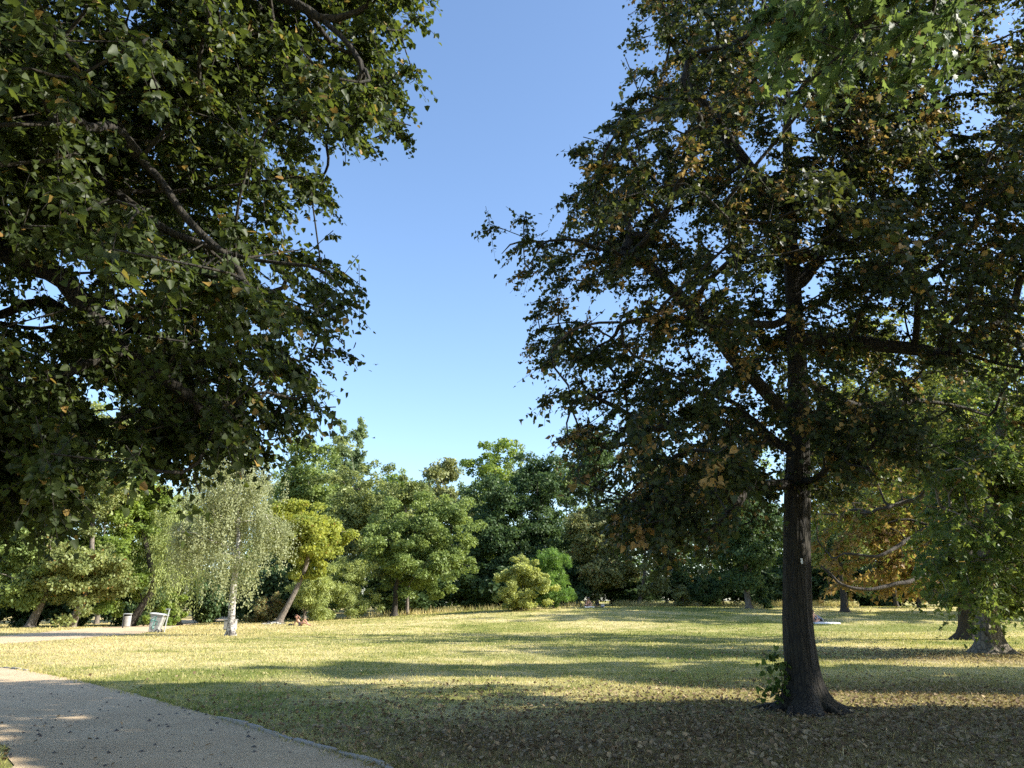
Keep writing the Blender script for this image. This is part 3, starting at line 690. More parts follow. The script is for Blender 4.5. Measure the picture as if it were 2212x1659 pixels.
def near_tree(name, label, base, trunk_path, trunk_rad, cen, guides, bark, leafmat, kind, size, twigs, per, tl, seed, dry_fn, axis, keep=None, nsingle=300, big=.03, flare=.9, tdroop=.5, sides=34, rtip=.007, ridge=.03, roots=6, single=None, sparse=None, gmin=.045, flare_h=.55, root_run=0):
    rs = np.random.default_rng(seed)
    base = np.asarray(base, float)
    t = thing(name, label, 'tree', base)
    V, Fc = trunk_mesh(trunk_path, trunk_rad, sides, flare, roots, ridge, seed, flare_h)
    if root_run:                                                 # surface roots that sink into the soil
        rc = []
        for a in np.arange(8)*.785+rs.normal(0, .2, 8):
            L = root_run*(.5+.6*rs.random()); q = np.linspace(0, 1, 9); bend = rs.normal(0, .35)
            rr_ = trunk_rad[0]*.55+L*q
            rc.append((np.stack([base[0]+rr_*np.cos(a+bend*q), base[1]+rr_*np.sin(a+bend*q), base[2]+.16*(1-q)**2.2+.02-.05*q+.012*np.sin(q*9+a)], 1), .085*(1-q*.82)))
        Vr, Fr = tubes(rc, 9); Fc = np.concatenate([Fc, Fr+len(V)]); V = np.concatenate([V, Vr])
    link('trunk', mesh_np('trunk', V-base, [Fc], smooth=True), bark, t)
    tp = resample(np.c_[np.asarray(trunk_path), np.asarray(trunk_rad)], .5)[:, :3]
    tp = tp[tp[:, 2] > base[2]+2.4]
    seeds = list(tp); so = [-1]+list(range(len(tp)-1)); ns = len(seeds)
    least = [0.0]*ns
    for g in guides:
        g = resample(np.asarray(g, float), .45)
        j = int(np.argmin(np.linalg.norm(np.array(seeds[:ns])-g[0], axis=1))); prev = j
        for gi, p in enumerate(g[1:]):
            least.append(gmin*(1-.75*gi/len(g)))
            seeds.append(p+rs.normal(0, .03, 3)); so.append(prev); prev = len(seeds)-1
    nodes, par = grow(seeds, so, cen, .22)
    # make guide nodes count as branches: everything after the trunk nodes
    ch, rad = chains_of(nodes, par, rtip, .5, ns, trunk_rad[0]*.42, np.array(least))
    thick = [smooth_chain(*c) for c in ch if c[1].max() > big]; thin = [smooth_chain(*c) for c in ch if c[1].max() <= big]
    for P_, r_ in sorted(thick, key=lambda c: -c[1].max()):
        V2, F2 = tubes([(P_, r_)], 8)
        link('limb', mesh_np('limb', V2-base, [F2], smooth=True), bark, t)
    P, Nn, T, sz, tws, ci = twig_leaves(cen, axis, twigs, per, tl, size, seed, tdroop)
    tint_c = np.clip(rs.normal(.45, .25, len(cen)), 0, 1)
    tint = np.clip(tint_c[ci]*.5+.5*rs.random(len(P)), 0, 1)
    dry = dry_fn(P, ci, rs, cen)
    u, v, d = proj(P)
    near_view = (d > .6) & (u > -160) & (u < 2370) & (v > -160)   # what a step aside would still show in full
    thin_k = near_view | (rs.random(len(P)) < .28)
    sz = np.where(near_view, sz, sz*1.7)
    if keep is not None: tk_ = keep(tws[:, 1]*.8+tws[:, 2]*.2); thin_k &= np.repeat(tk_, per)
    dens = sparse(P, rs) if sparse is not None else None
    if dens is not None: thin_k &= dens
    k = thin_k; P, Nn, T, sz, tint, dry = P[k], Nn[k], T[k], sz[k], tint[k], dry[k]
    if keep is not None:
        kt = tk_.copy()
        uu, vv, d_ = proj(tws[:, 0]); kt &= (d_ > .6) & (uu > -100) & (uu < 2310) & (vv > -100) & (rs.random(len(tws)) < .75); tws = tws[kt]
    tw_ch = [(q, np.array([.005, .0035, .002])) for q in tws]
    V3, F3 = tubes(thin, 4); V4, F4 = tubes(tw_ch, 3)
    Vt = np.concatenate([V3, V4]); 
    link('twigs', mesh_np('twigs', Vt-base, [F3, F4+len(V3)]), bark, t, kind='stuff')
    # the leaves that show largest become parts, the rest one mass
    u, v, d = proj(P)
    vis = (d > .5) & (u > 0) & (u < 2212) & (v > 0) & (v < 1659)
    score = np.where(vis, sz/np.maximum(d, .5), 0)
    idx = np.argsort(-score)[:nsingle]; idx = idx[score[idx] > 0]
    mask = np.ones(len(P), bool); mask[idx] = False
    link('crown', leaves_mesh('crown', (P-base)[mask], Nn[mask], T[mask], sz[mask], kind, tint[mask], dry[mask]), leafmat, t, kind='stuff')
    protos = []
    for q in range(6):
        z3 = np.zeros((1, 3)); dq = [0, 0, 0, 0, .45, .9][q]
        me = leaves_mesh('leaf', z3, np.array([[0, 0, 1.]]), np.array([[0, 1., 0]]), np.ones(1), single or kind, np.array([[.15, .4, .65, .9, .8, .5][q]]), np.array([dq])); me.materials.append(leafmat)
        protos.append(me)
    N1 = nrm(Nn[idx]); T1 = nrm(T[idx]-N1*(T[idx]*N1).sum(1, keepdims=True)); B1 = np.cross(T1, N1)
    for q, i in enumerate(idx):
        dd = dry[i]; pi = 5 if dd > .6 else 4 if dd > .15 else min(3, int(tint[i]*4))
        o = bpy.data.objects.new('leaf', protos[pi]); C.objects.link(o); o.parent = t
        mt = Matrix([(*(B1[q]*sz[i])[:1], T1[q][0]*sz[i], N1[q][0]*sz[i], P[i][0]-base[0]), (B1[q][1]*sz[i], T1[q][1]*sz[i], N1[q][1]*sz[i], P[i][1]-base[1]),
                     (B1[q][2]*sz[i], T1[q][2]*sz[i], N1[q][2]*sz[i], P[i][2]-base[2]), (0, 0, 0, 1)])
        o.matrix_local = mt
    return t
def carve(poly):
    def keep(P):
        u, v, d = proj(P)
        off = (d < .6) | (u < -25) | (u > 2240); v = np.maximum(v, -20)
        ju = 30*np.sin(P[:, 0]*5.1+2*np.sin(P[:, 2]*3.7))+20*np.sin(P[:, 2]*13+P[:, 1]*9); jv = 30*np.sin(P[:, 2]*4.7+2*np.sin(P[:, 1]*4.1))+20*np.sin(P[:, 0]*12+P[:, 1]*11)
        return off | in_poly(u+ju, v+jv, poly)
    return keep

# --- the big lime tree at right
RB = np.array([*ground_at(1745, 1535)[:2], -.02])
def rt(x, y, dY=0): return at(x, y, RB[1]+dY)
r_path = smooth_line(np.array([RB, rt(1736, 1472), rt(1724, 1364), rt(1722, 1250), rt(1722, 1100), rt(1726, 900), rt(1718, 700), rt(1706, 500), rt(1700, 300), rt(1702, 60), rt(1706, -200)]), 1)
r_rad = np.interp(r_path[:, 2], [0, 1.2, 3, 6, 9, 13], [.27, .225, .205, .155, .10, .03])
polyR = [(1385, -60), (1398, 60), (1365, 110), (1342, 190), (1312, 280), (1220, 345), (1212, 400), (1168, 430), (1160, 482), (1056, 498), (1054, 552), (1110, 585), (1080, 650), (1108, 712), (1152, 770), (1150, 830), (1205, 885), (1178, 945),
         (1250, 1000), (1262, 1060), (1335, 1105), (1325, 1165), (1400, 1195), (1490, 1210), (1545, 1238), (1572, 1190), (1570, 1130), (1640, 1085), (1690, 1075), (1780, 1090), (1850, 1010), (1960, 1000), (2060, 1010), (2150, 1050), (2240, 1060), (2300, 900), (2400, -60)]
keepR = carve(polyR)
cen = boughs((RB[0]+.2, RB[1]-.2, 8.6), (5.9, 5.2, 6.6), 330, 9, .55, .44, .18, 21)
rs_ = np.random.default_rng(22)
lowb = np.array([at(x, y, Y) for x, y, Y in zip(rs_.uniform(1200, 1690, 34), rs_.uniform(900, 1235, 34), rs_.uniform(8.8, 12.6, 34))])
low = np.repeat(lowb, 6, 0)+rs_.normal(0, 1, (204, 3))*np.array([.42, .42, .30])
low2 = np.array([at(x, y, Y) for x, y, Y in zip(rs_.uniform(1760, 2000, 70), rs_.uniform(900, 1080, 70), rs_.uniform(9.5, 12.5, 70))])
rb_ = np.array([at(x, y, Y) for x, y, Y in zip(rs_.uniform(1800, 2230, 34), rs_.uniform(250, 820, 34), rs_.uniform(9.6, 13.5, 34))])
low3 = np.repeat(rb_, 6, 0)+rs_.normal(0, 1, (204, 3))*np.array([.45, .45, .32])
cen = cen[(cen[:, 2] > 2.9)]; cen = np.concatenate([cen, low, low2, low3]); cen = cen[keepR(cen) & (cen[:, 1] < RB[1]+2.9-1.5*(cen[:, 2] > 7))]
tx = np.interp(cen[:, 2], r_path[:, 2], r_path[:, 0])*cen[:, 1]/RB[1]           # boughs leave the trunk open to view here and there
cen = cen[~((np.abs(cen[:, 0]-tx) < .55) & (cen[:, 1] < RB[1]+.2) & (rs_.random(len(cen)) < .55))]
gR = [[rt(1715, 905), rt(1620, 820, -.3), rt(1500, 670, -.8), rt(1400, 570, -1), rt(1250, 515, -1.2), rt(1110, 520, -1.2)],
      [rt(1712, 1060), rt(1620, 1045, -.4), rt(1560, 1130, -.8), rt(1510, 1165, -1)],
      [rt(1712, 1000), rt(1600, 880, .2), rt(1480, 900, .3), rt(1350, 960, .4), rt(1240, 985, .3)],
      [rt(1725, 745), rt(1800, 728, -.5), rt(1900, 745, -.9), rt(2050, 770, -1.2)],
      [rt(1710, 640), rt(1760, 570, .1), rt(1830, 420, .3), rt(1900, 250, .6), rt(1950, 60, .8)],
      [rt(1706, 480), rt(1640, 390, -.4), rt(1560, 280, -.8), rt(1480, 160, -1.2)],
      [rt(1718, 820), rt(1850, 880, .8), rt(1990, 860, 1.4), rt(2150, 900, 2)],
      [rt(1712, 700), rt(1560, 700, -1.5), rt(1420, 690, -2.2), rt(1280, 700, -2.5)]]
drycen = R.random(4000)
def dry_right(P, ci, rs, cen):
    c = np.random.default_rng(8).random(len(cen)); y = cen
    p = .10+.10*np.clip((y[:, 0]*-1+2)/5, 0, 1)
    pc = np.where(c < .20, .6, p*.4)
    f = rs.random(len(P)) < pc[ci]
    return np.where(f, .55+.45*rs.random(len(P)), 0)
def thin_right(P, rs):
    u, v, d = proj(P)                                            # the lower right of this crown is open and lets the trees beyond show
    open_ = np.clip((P[:, 0]-RB[0]-.3)/2.2, 0, 1)*np.clip((8.2-P[:, 2])/2.5, 0, 1)
    return rs.random(len(P)) > .62*open_
near_tree('lime_tree', 'tall lime tree with ridged dark trunk standing on the lawn at right', RB, r_path, r_rad, cen, gR, M['bark'], M['lime2'], 'kite', .076, 6, 16, .60, 21, dry_right, (RB[0], RB[1], 5.5), keepR, 300, .03, 1.25, roots=7, flare_h=.38, root_run=1.0, single='lime', sparse=thin_right)

# --- the lime tree at left, its trunk outside the picture
LB = np.array([-6.75, 8.0, -.02])
l_path = smooth_line(np.array([LB, LB+(0.05, 0, 2), LB+(.2, 0, 4.5), LB+(.45, 0, 7.5), LB+(.6, .1, 10), LB+(.6, .2, 13)]), 1)
l_rad = np.interp(l_path[:, 2], [0, 1.2, 4, 8, 13], [.38, .32, .27, .18, .03])
polyL = [(-100, -60), (918, -60), (905, 60), (882, 105), (862, 180), (868, 250), (800, 290), (715, 272), (688, 232), (672, 300), (692, 385), (688, 500), (655, 528), (752, 572), (742, 625), (772, 722), (728, 765), (700, 855), (648, 935),
         (560, 1000), (480, 985), (385, 1058), (300, 1020), (262, 990), (235, 900), (270, 870), (215, 800), (150, 760), (170, 850), (185, 900), (180, 1000), (140, 1085), (60, 1085), (0, 1105), (-100, 1120)]
keepL = carve(polyL)
cen = boughs((-5.2, 7.4, 7.0), (5.8, 4.6, 5.2), 340, 10, .45, .42, .16, 31)
rs_ = np.random.default_rng(33)
lb_ = np.array([at(x, y, Y) for x, y, Y in zip(np.r_[rs_.uniform(-60, 180, 16), rs_.uniform(260, 620, 16)], np.r_[rs_.uniform(820, 1080, 16), rs_.uniform(820, 1030, 16)], rs_.uniform(6.4, 8.2, 32))])
cen = np.concatenate([cen, np.repeat(lb_, 7, 0)+rs_.normal(0, 1, (224, 3))*np.array([.4, .4, .28])])
cen = cen[(cen[:, 2] > 2.2) & (cen[:, 1] > 2.6) & (np.linalg.norm(cen-np.array([0, 0, CAMZ]), axis=1) > 6.0)]; cen = cen[keepL(cen)]
def lt(x, y, Y): return at(x, y, Y)
gL = [[lt(-40, 120, 8), lt(60, 102, 7.8), lt(110, 148, 7.5), lt(165, 158, 7.2), lt(220, 225, 6.9), lt(310, 340, 6.6), lt(430, 500, 6.3), lt(560, 640, 6.0)],
      [lt(-60, 300, 8), lt(150, 330, 7.4), lt(330, 480, 7.0), lt(520, 560, 6.8), lt(680, 580, 6.6)],
      [lt(-60, 0, 8), lt(200, -80, 7.5), lt(500, -60, 7), lt(700, 40, 6.6), lt(800, 150, 6.4)],
      [lt(-60, 500, 8), lt(120, 600, 7.6), lt(300, 780, 7.2), lt(470, 900, 7), lt(400, 1020, 6.8)]]
def dry_left(P, ci, rs, cen):
    c = np.random.default_rng(9).random(len(cen)); pc = np.where(c < .015, .7, .03)
    return np.where(rs.random(len(P)) < pc[ci], .4+.6*rs.random(len(P)), 0)
near_tree('lime_tree', 'lime tree whose dark leafy branches hang into the picture from the left', LB, l_path, l_rad, cen, gL, M['bark'], M['lime'], 'lime_mid', .068, 6, 17, .56, 31, dry_left, (-6.5, 8, 4), keepL, 300, .03, .8, .6, single='lime')

# --- the maple beside the viewer: only its branch tips hang into the top right
MB_ = np.array([9.2, 2.2, -.02])
m_path = smooth_line(np.array([MB_, MB_+(0, 0, 3), MB_+(-.1, .1, 6), MB_+(0, .2, 9), MB_+(.1, .2, 12)]), 1)
m_rad = np.interp(m_path[:, 2], [0, 1.2, 6, 12], [.3, .25, .18, .03])
polyM = [(1640, -60), (1660, 60), (1640, 150), (1690, 215), (1740, 190), (1800, 215), (1850, 190), (1900, 250), (1975, 275), (1990, 200), (2050, 170), (2060, 90), (2100, 40), (2120, -60)]
keepM = carve(polyM)
cen = np.concatenate([clumps_in((8.6, 2.6, 8.6), (4.6, 4.2, 4.2), 200, .4, .2, seed=41), np.array([at(x, y, Y) for x, y, Y in zip(R.uniform(1640, 2080, 70), R.uniform(-200, 230, 70), R.uniform(5.4, 7.2, 70))])])
cen = cen[keepM(cen)]
gM = [[MB_+(0, .1, 5), at(2600, -150, 4.6), at(2250, -160, 5.4), at(2000, -60, 5.8), at(1850, 60, 5.9)]]
near_tree('maple_tree', 'maple whose fresh green lobed leaves hang in at the top right', MB_, m_path, m_rad, cen, gM, M['bark'], M['maple'], 'maple', .092, 6, 10, .6, 41, lambda P, ci, rs, cen: (rs.random(len(P)) < .03)*rs.random(len(P)), (9, 2.2, 6), keepM, 300, .03, .8, .5)

# --- the plane tree at the right edge
PB = np.array([*ground_at(2143, 1412)[:2], -.02]); PY = PB[1]
p_path = smooth_line(np.array([PB, at(2137, 1370, PY), at(2128, 1300, PY), at(2130, 1200, PY), at(2150, 1050, PY), at(2170, 850, PY), at(2180, 600, PY)]), 1)
p_rad = np.interp(p_path[:, 2], [0, 1, 3, 6, 12], [.37, .33, .29, .2, .04])
polyP = [(1990, 700), (1960, 900), (1990, 1020), (2040, 1080), (1960, 1130), (1975, 1200), (1990, 1300), (2005, 1345), (2090, 1350), (2060, 1372), (2085, 1385), (2120, 1352), (2180, 1350), (2240, 1400), (2400, 1400), (2400, 300), (2100, 400)]
keepP = carve(polyP)
cen = boughs((PB[0]+1.4, PB[1]-.2, 6.2), (5.4, 4.6, 5.4), 140, 7, .55, .42, .22, 51); cen = cen[cen[:, 2] > .9]
pb_ = np.array([at(x, y, Y) for x, y, Y in zip(R.uniform(1990, 2300, 26), R.uniform(1060, 1380, 26), R.uniform(PY-3.2, PY+1.5, 26))])
cen = np.concatenate([cen, np.repeat(pb_, 6, 0)+R.normal(0, 1, (156, 3))*np.array([.6, .6, .28])]); cen = cen[keepP(cen)]
gP = [[at(2130, 1200, PY), at(2060, 1230, PY-1), at(2000, 1300, PY-1.5)], [at(2140, 1200, PY), at(2200, 1290, PY-1.6), at(2260, 1350, PY-2)], [at(2130, 1130, PY), at(2060, 1100, PY-1.2), at(1990, 1090, PY-2)]]
near_tree('plane_tree', 'plane tree with thick sunlit trunk and low dark branches at the right edge', PB, p_path, p_rad, cen, gP, M['barkplane'], M['plane'], 'plane', .15, 5, 11, .9, 51, lambda P, ci, rs, cen: (rs.random(len(P)) < .04)*rs.random(len(P)), (PB[0], PB[1], 3), keepP, 120, .035, 1.1, .5, 24)

# --- the horse chestnut with the low arching limb and brown leaves
HX = at(2085, 1300, 36); HB = np.array([HX[0], 36, float(gz(HX[0], 36))-.02])
h_path = smooth_line(np.array([HB, at(2088, 1250, 36), at(2085, 1150, 36), at(2080, 950, 36), at(2085, 700, 36)]), 1)
h_rad = np.interp(h_path[:, 2], [0, 1, 4, 8, 16], [.48, .42, .36, .26, .05])
cen = boughs((HX[0]-.8, 36, 9.6), (8.2, 5.5, 8.2), 120, 6, .75, .42, .22, 61)
polyH = [(1745, 1250), (1740, 1150), (1760, 1050), (1750, 900), (1800, 700), (1850, 500), (2400, 300), (2400, 1290), (2030, 1260), (1960, 1300), (1850, 1295)]
keepH = carve(polyH); cen = cen[cen[:, 2] > 2.0]
cen = np.concatenate([cen, np.array([at(x, y, Y) for x, y, Y in zip(R.uniform(1750, 2020, 110), R.uniform(1090, 1280, 110), R.uniform(33.5, 36.5, 110))])]); cen = cen[(cen[:, 0] < HX[0]+1) | (R.random(len(cen)) < .35)]; cen = cen[keepH(cen)]
gH = [[at(2085, 1130, 36), at(2040, 1222, 34), at(1960, 1258, 32.8), at(1870, 1276, 32.4), at(1815, 1264, 32.4), at(1775, 1222, 32.5)], [at(2085, 1080, 36), at(1990, 1150, 34), at(1900, 1205, 32.9), at(1830, 1195, 32.9)],
      [at(2085, 1000, 36), at(1980, 1080, 34), at(1860, 1110, 33.4)]]
def dry_h(P, ci, rs, cen):
    pc = np.clip(1.0-(cen[:, 2]-2)/7, .05, .85)*np.clip((24-cen[:, 0])/6, .25, 1)
    return np.where(rs.random(len(P)) < pc[ci], .7+.3*rs.random(len(P)), 0)
near_tree('horse_chestnut', 'horse chestnut with browned leaves and one low arching limb', HB, h_path, h_rad, cen, gH, M['barkdark'], M['chestnut'], 'plane', .21, 5, 8, 1.1, 61, dry_h, (HX[0], 36, 4), keepH, 0, .05, .8, .5, 18, .011, gmin=.15)

# --- trees just outside the picture at right, whose shade lies across the lawn
def shade_tree(label, x, y, r, z0, z1, seed, n=150):
    return far_tree('broadleaf_tree', label, (x, y), ((x, y, (z0+z1)/2), (r, r, (z1-z0)/2)), (M['plane'], M['barkgrey']), trunk_r=.3, n=n, per=150, cr=.8, leaf=.30, seed=seed, group='trees beside the lawn, outside the picture at right')
shade_tree('park tree far right beyond the horse chestnut, out of sight', 47, 58, 5, 3, 13, 74, 110)
shade_tree('park tree on the grass right of the viewer', 19.5, 7.4, 4.6, 3.5, 14, 71)
shade_tree('park tree nearest the viewer at right, out of sight', 14.6, 6.0, 3.8, 4.5, 12, 75, 170)
shade_tree('park tree between the viewer and the plane tree, out of sight', 27, 15.6, 2.8, 5, 19, 72, 150)
#shade_tree('park tree right of the plane tree, out of sight', 34, 31.0, 4.2, 4, 21, 73, 190)
##shade_tree('park tree right of the plane tree, out of sight', 27, 26.0, 4.0, 4, 12, 73, 120)
#shade_tree('park tree right of the horse chestnut, out of sight', 40, 47, 5, 3, 13, 74, 120)

# ------------------------------------------------------------------ sprout at the foot of the lime tree
def sprout():
    b = ground_at(1690, 1515); base = np.array([b[0], RB[1]-.05, 0]); t = thing('tree_sprout', 'leafy green sprout growing at the foot of the lime trunk', 'plant', base)
    me = leaves_mesh('leaf', np.zeros((1, 3)), np.array([[0, 0, 1.]]), np.array([[0, 1., 0]]), np.ones(1), 'lime', np.array([.35]), np.array([0.])); me.materials.append(M['plane'])
    Y = RB[1]-.1
    for px in ([(1690, 1515), (1690, 1470), (1684, 1430), (1672, 1405)], [(1684, 1515), (1678, 1475), (1662, 1450), (1645, 1440)], [(1688, 1500), (1694, 1470), (1698, 1430)], [(1680, 1490), (1660, 1485), (1645, 1500)], [(1686, 1450), (1676, 1425), (1662, 1412)]):
        P = smooth_line(np.array([at(x, y, Y) for x, y in px])-base, 1)
        V, Fc = tubes([(P, np.linspace(.007, .003, len(P)))], 5); link('stem', mesh_np('stem', V, [Fc]), M['bark'], t)
        for q in range(17):
            s = (q+1)/17*(len(P)-1); i = min(int(s), len(P)-2); p = P[i]*(1-s+i)+P[i+1]*(s-i)
            o = bpy.data.objects.new('leaf', me); C.objects.link(o); o.parent = t
            o.location = p+R.normal(0, .045, 3); o.rotation_euler = (R.normal(-.9, .5), R.normal(0, .5), R.random()*6.28); s_ = .065+.04*R.random(); o.scale = (s_, s_, s_)
sprout()
tagp = at(1732, 1212, RB[1]-.235)
bm = bmesh.new(); bmesh.ops.create_cube(bm, size=1, matrix=Matrix.Diagonal((.034, .008, .085, 1))); bmesh.ops.bevel(bm, geom=list(bm.edges), offset=.003, segments=1, affect='EDGES')
me = bpy.data.meshes.new('tree_tag'); bm.to_mesh(me); bm.free()
o = link('tree_tag', me, M['shell'], label='small white tag fixed to the bark of the lime trunk', category='tag'); o.location = tagp

# ------------------------------------------------------------------ grass, fallen leaves, gravel crumbs
path_poly = np.concatenate([edgeR, edgeL[::-1]]); far_poly = np.concatenate([fu, fl[::-1]])
def grass():
    rs = np.random.default_rng(3)
    n = 250000
    # tufts spread evenly over what a walker sees: more of them near by
    d = 6.5*(80/6.5)**(rs.random(n)**1.0); w = (rs.random(n)*2-1)*1.0
    x = w*(.74*d+1.0); y = d
    clump = np.sin(x*1.3+np.sin(y*.9)*2)*np.sin(y*1.7+np.sin(x*.8)*2)
    keep = ~in_poly(x, y, path_poly) & ~in_poly(x, y, far_poly) & (rs.random(n) < .55+.45*(clump > -.3))
    m2 = 9000; t2 = rs.random(m2)*(len(edgeR)-1.001); i2 = t2.astype(int); e2 = edgeR[i2]+(edgeR[i2+1]-edgeR[i2])*(t2-i2)[:, None]+rs.normal(0, .09, (m2, 2))*(.4+np.abs(np.sin(t2*.9))[:, None])+np.array([.05, .05])
    e2 = e2[e2[:, 1] > 6]; x = np.concatenate([x, e2[:, 0]]); y = np.concatenate([y, e2[:, 1]]); d = np.concatenate([d, e2[:, 1]]); keep = np.concatenate([keep, np.ones(len(e2), bool)]); n = len(x)   # tufts creeping over the path's edge
    dl = np.hypot(x-RB[0], (y-RB[1]+.5)*1.2)
    keep &= (dl > .55) & (rs.random(n) < np.clip(.15+dl/5, 0, 1))
    x, y, d = x[keep], y[keep], d[keep]; n = len(x)
    h = (.024+.036*rs.random(n)**2)*(1+d*.012)*np.where(rs.random(n) < .02, 2.2, 1)
    wd = np.maximum(.0035, d*.00032)*(1+rs.random(n))
    a = rs.random(n)*6.28; lean = rs.normal(0, .6, (n, 2))
    z = gz(x, y)
    b = np.stack([x, y, z-.004], 1); side = np.stack([np.cos(a), np.sin(a), np.zeros(n)], 1)*wd[:, None]
    tip = b+np.stack([lean[:, 0]*h, lean[:, 1]*h, h], 1)
    mid = b*.5+tip*.5+np.array([0, 0, .12])*h[:, None]
    V = np.stack([b-side, b+side, mid+side*.7, tip, mid-side*.7], 1)
    off = (np.arange(n)*5)[:, None]
    me = mesh_np('grass', V.reshape(-1, 3), [off+np.array([[0, 1, 2, 4]]), off+np.array([[4, 2, 3]])], {'tint': np.repeat(rs.random(n), 5), 'dry': np.repeat((rs.random(n) < .25)*rs.random(n), 5)})
    link('grass', me, M['blades'], kind='stuff')
grass()
def litter():
    rs = np.random.default_rng(4); n = 30000
    src = [((RB[0], RB[1]-1.5), (4.6, 2.6), 9500), ((1.5, 9.5), (4.0, 2.2), 5200), ((8, 14), (5, 3), 3500), ((PB[0]-2, PB[1]-.5), (4.5, 1.6), 4000), ((-2, 12), (4, 3), 1500)]
    X = np.concatenate([rs.normal(c, s, (m, 2)) for c, s, m in src]); X = X[X[:, 1] > 5]
    k = ~in_poly(X[:, 0], X[:, 1], path_poly) | (rs.random(len(X)) < .02); k &= np.hypot(X[:, 0]-RB[0], X[:, 1]-RB[1]) > .3
    X = X[k]; n = len(X)
    P = np.c_[X, gz(X[:, 0], X[:, 1])+.012+.03*rs.random(n)]
    me = leaves_mesh('fallen_leaves', P, rs.normal(0, .45, (n, 3))+np.array([0, 0, 1]), rs.normal(0, 1, (n, 3))*np.array([1, 1, .2]), .034+.04*rs.random(n), 'lime_mid', rs.random(n)**1.6, np.zeros(n))
    link('fallen_leaves', me, M['litter'], kind='stuff')
    # crumbs of stone and twig on the path
    m = 1300; q = rs.random((m*6, 2))*np.array([18, 16])+np.array([-16, 6]); q = q[in_poly(q[:, 0], q[:, 1], path_poly)][:m]
    oc = np.array([(1, 0, 0), (-1, 0, 0), (0, 1, 0), (0, -1, 0), (0, 0, .7), (0, 0, -.5)]); fo = np.array([(0, 2, 4), (2, 1, 4), (1, 3, 4), (3, 0, 4)])
    s = .006+.014*rs.random(len(q))**4*2.0
    V = np.c_[q, np.full(len(q), .010)][:, None]+oc[None]*s[:, None, None]*(.6+.8*rs.random((len(q), 6, 1)))
    off = (np.arange(len(q))*6)[:, None, None]
    link('gravel', mesh_np('gravel', V.reshape(-1, 3), [(off+fo[None]).reshape(-1, 3)]), M['pebble'], kind='stuff')
litter()
def weeds():
    """taller dry stalks along the far edge of the lawn and a few by the near shade"""
    rs = np.random.default_rng(14); n = 5200
    x = np.concatenate([rs.uniform(10, 34, 3800), rs.normal(14.5, 1.0, 500), rs.uniform(-14, 8, 900)]); y = np.concatenate([78.5+rs.random(3800)*1.4+0*x[:3800], rs.normal(17.2, .5, 500), 76+rs.random(900)*2])
    h = np.concatenate([.25+.5*rs.random(3800), .25+.35*rs.random(500), .3+.4*rs.random(900)]); wd = np.concatenate([np.full(3800, .03), np.full(500, .006), np.full(900, .03)])
    a = rs.random(n)*6.28; l = rs.normal(0, .25, (n, 2)); b = np.stack([x, y, gz(x, y)], 1); sd = np.stack([np.cos(a), np.sin(a), 0*a], 1)*wd[:, None]
    tip = b+np.stack([l[:, 0]*h, l[:, 1]*h, h], 1)
    V = np.stack([b-sd, b+sd, tip], 1); off = (np.arange(n)*3)[:, None]
    link('tall_grass', mesh_np('tall_grass', V.reshape(-1, 3), [off+np.array([[0, 1, 2]])], {'tint': np.repeat(rs.random(n), 3), 'dry': np.repeat(rs.random(n)*.8, 3)}), M['blades'], kind='stuff')
weeds()

# ------------------------------------------------------------------ small things: shape helpers
def bm_obj(name, bm, mat, parent=None, smooth=False, loc=None, rot=None):
    me = bpy.data.meshes.new(name); bm.to_mesh(me); bm.free()
    if smooth: me.polygons.foreach_set('use_smooth', np.ones(len(me.polygons), bool))
    o = link(name, me, mat, parent)
    if loc is not None: o.location = loc
    if rot is not None: o.rotation_euler = rot
    return o
def add_box(bm, c, s, rz=0, bev=0.0):
    b2 = bmesh.new(); bmesh.ops.create_cube(b2, size=1, matrix=Matrix.Translation(c) @ Matrix.Rotation(rz, 4, 'Z') @ Matrix.Diagonal((*s, 1)))
    if bev: bmesh.ops.bevel(b2, geom=list(b2.edges), offset=bev, segments=2, affect='EDGES')
    tmp = bpy.data.meshes.new('tmp'); b2.to_mesh(tmp); b2.free(); bm.from_mesh(tmp); bpy.data.meshes.remove(tmp)
def loft(bm, rings, cap=True):
    vs = [[bm.verts.new(p) for p in r] for r in rings]
    for a, b in zip(vs[:-1], vs[1:]):
        n = len(a)
        for i in range(n): bm.faces.new((a[i], a[(i+1) % n], b[(i+1) % n], b[i]))
    if cap: bm.faces.new(list(reversed(vs[0]))); bm.faces.new(vs[-1])
def rrect(cx, cy, z, w, d, r, n=4):
    out = []
    for sx, sy, a0 in ((1, 1, 0), (-1, 1, 90), (-1, -1, 180), (1, -1, 270)):
        for k in range(n+1):
            a = math.radians(a0+90*k/n); out.append((cx+sx*(w/2-r)+r*math.cos(a), cy+sy*(d/2-r)+r*math.sin(a), z))
    return out
def tube_obj(name, pts, r, mat, parent, sides=8, closed=False):
    pts = np.asarray(pts, float)
    if closed: pts = np.r_[pts, pts[:1]]
    V, Fc = tubes([(pts, np.full(len(pts), r) if np.isscalar(r) else np.asarray(r))], sides)
    return link(name, mesh_np(name, V, [Fc], smooth=True), mat, parent)

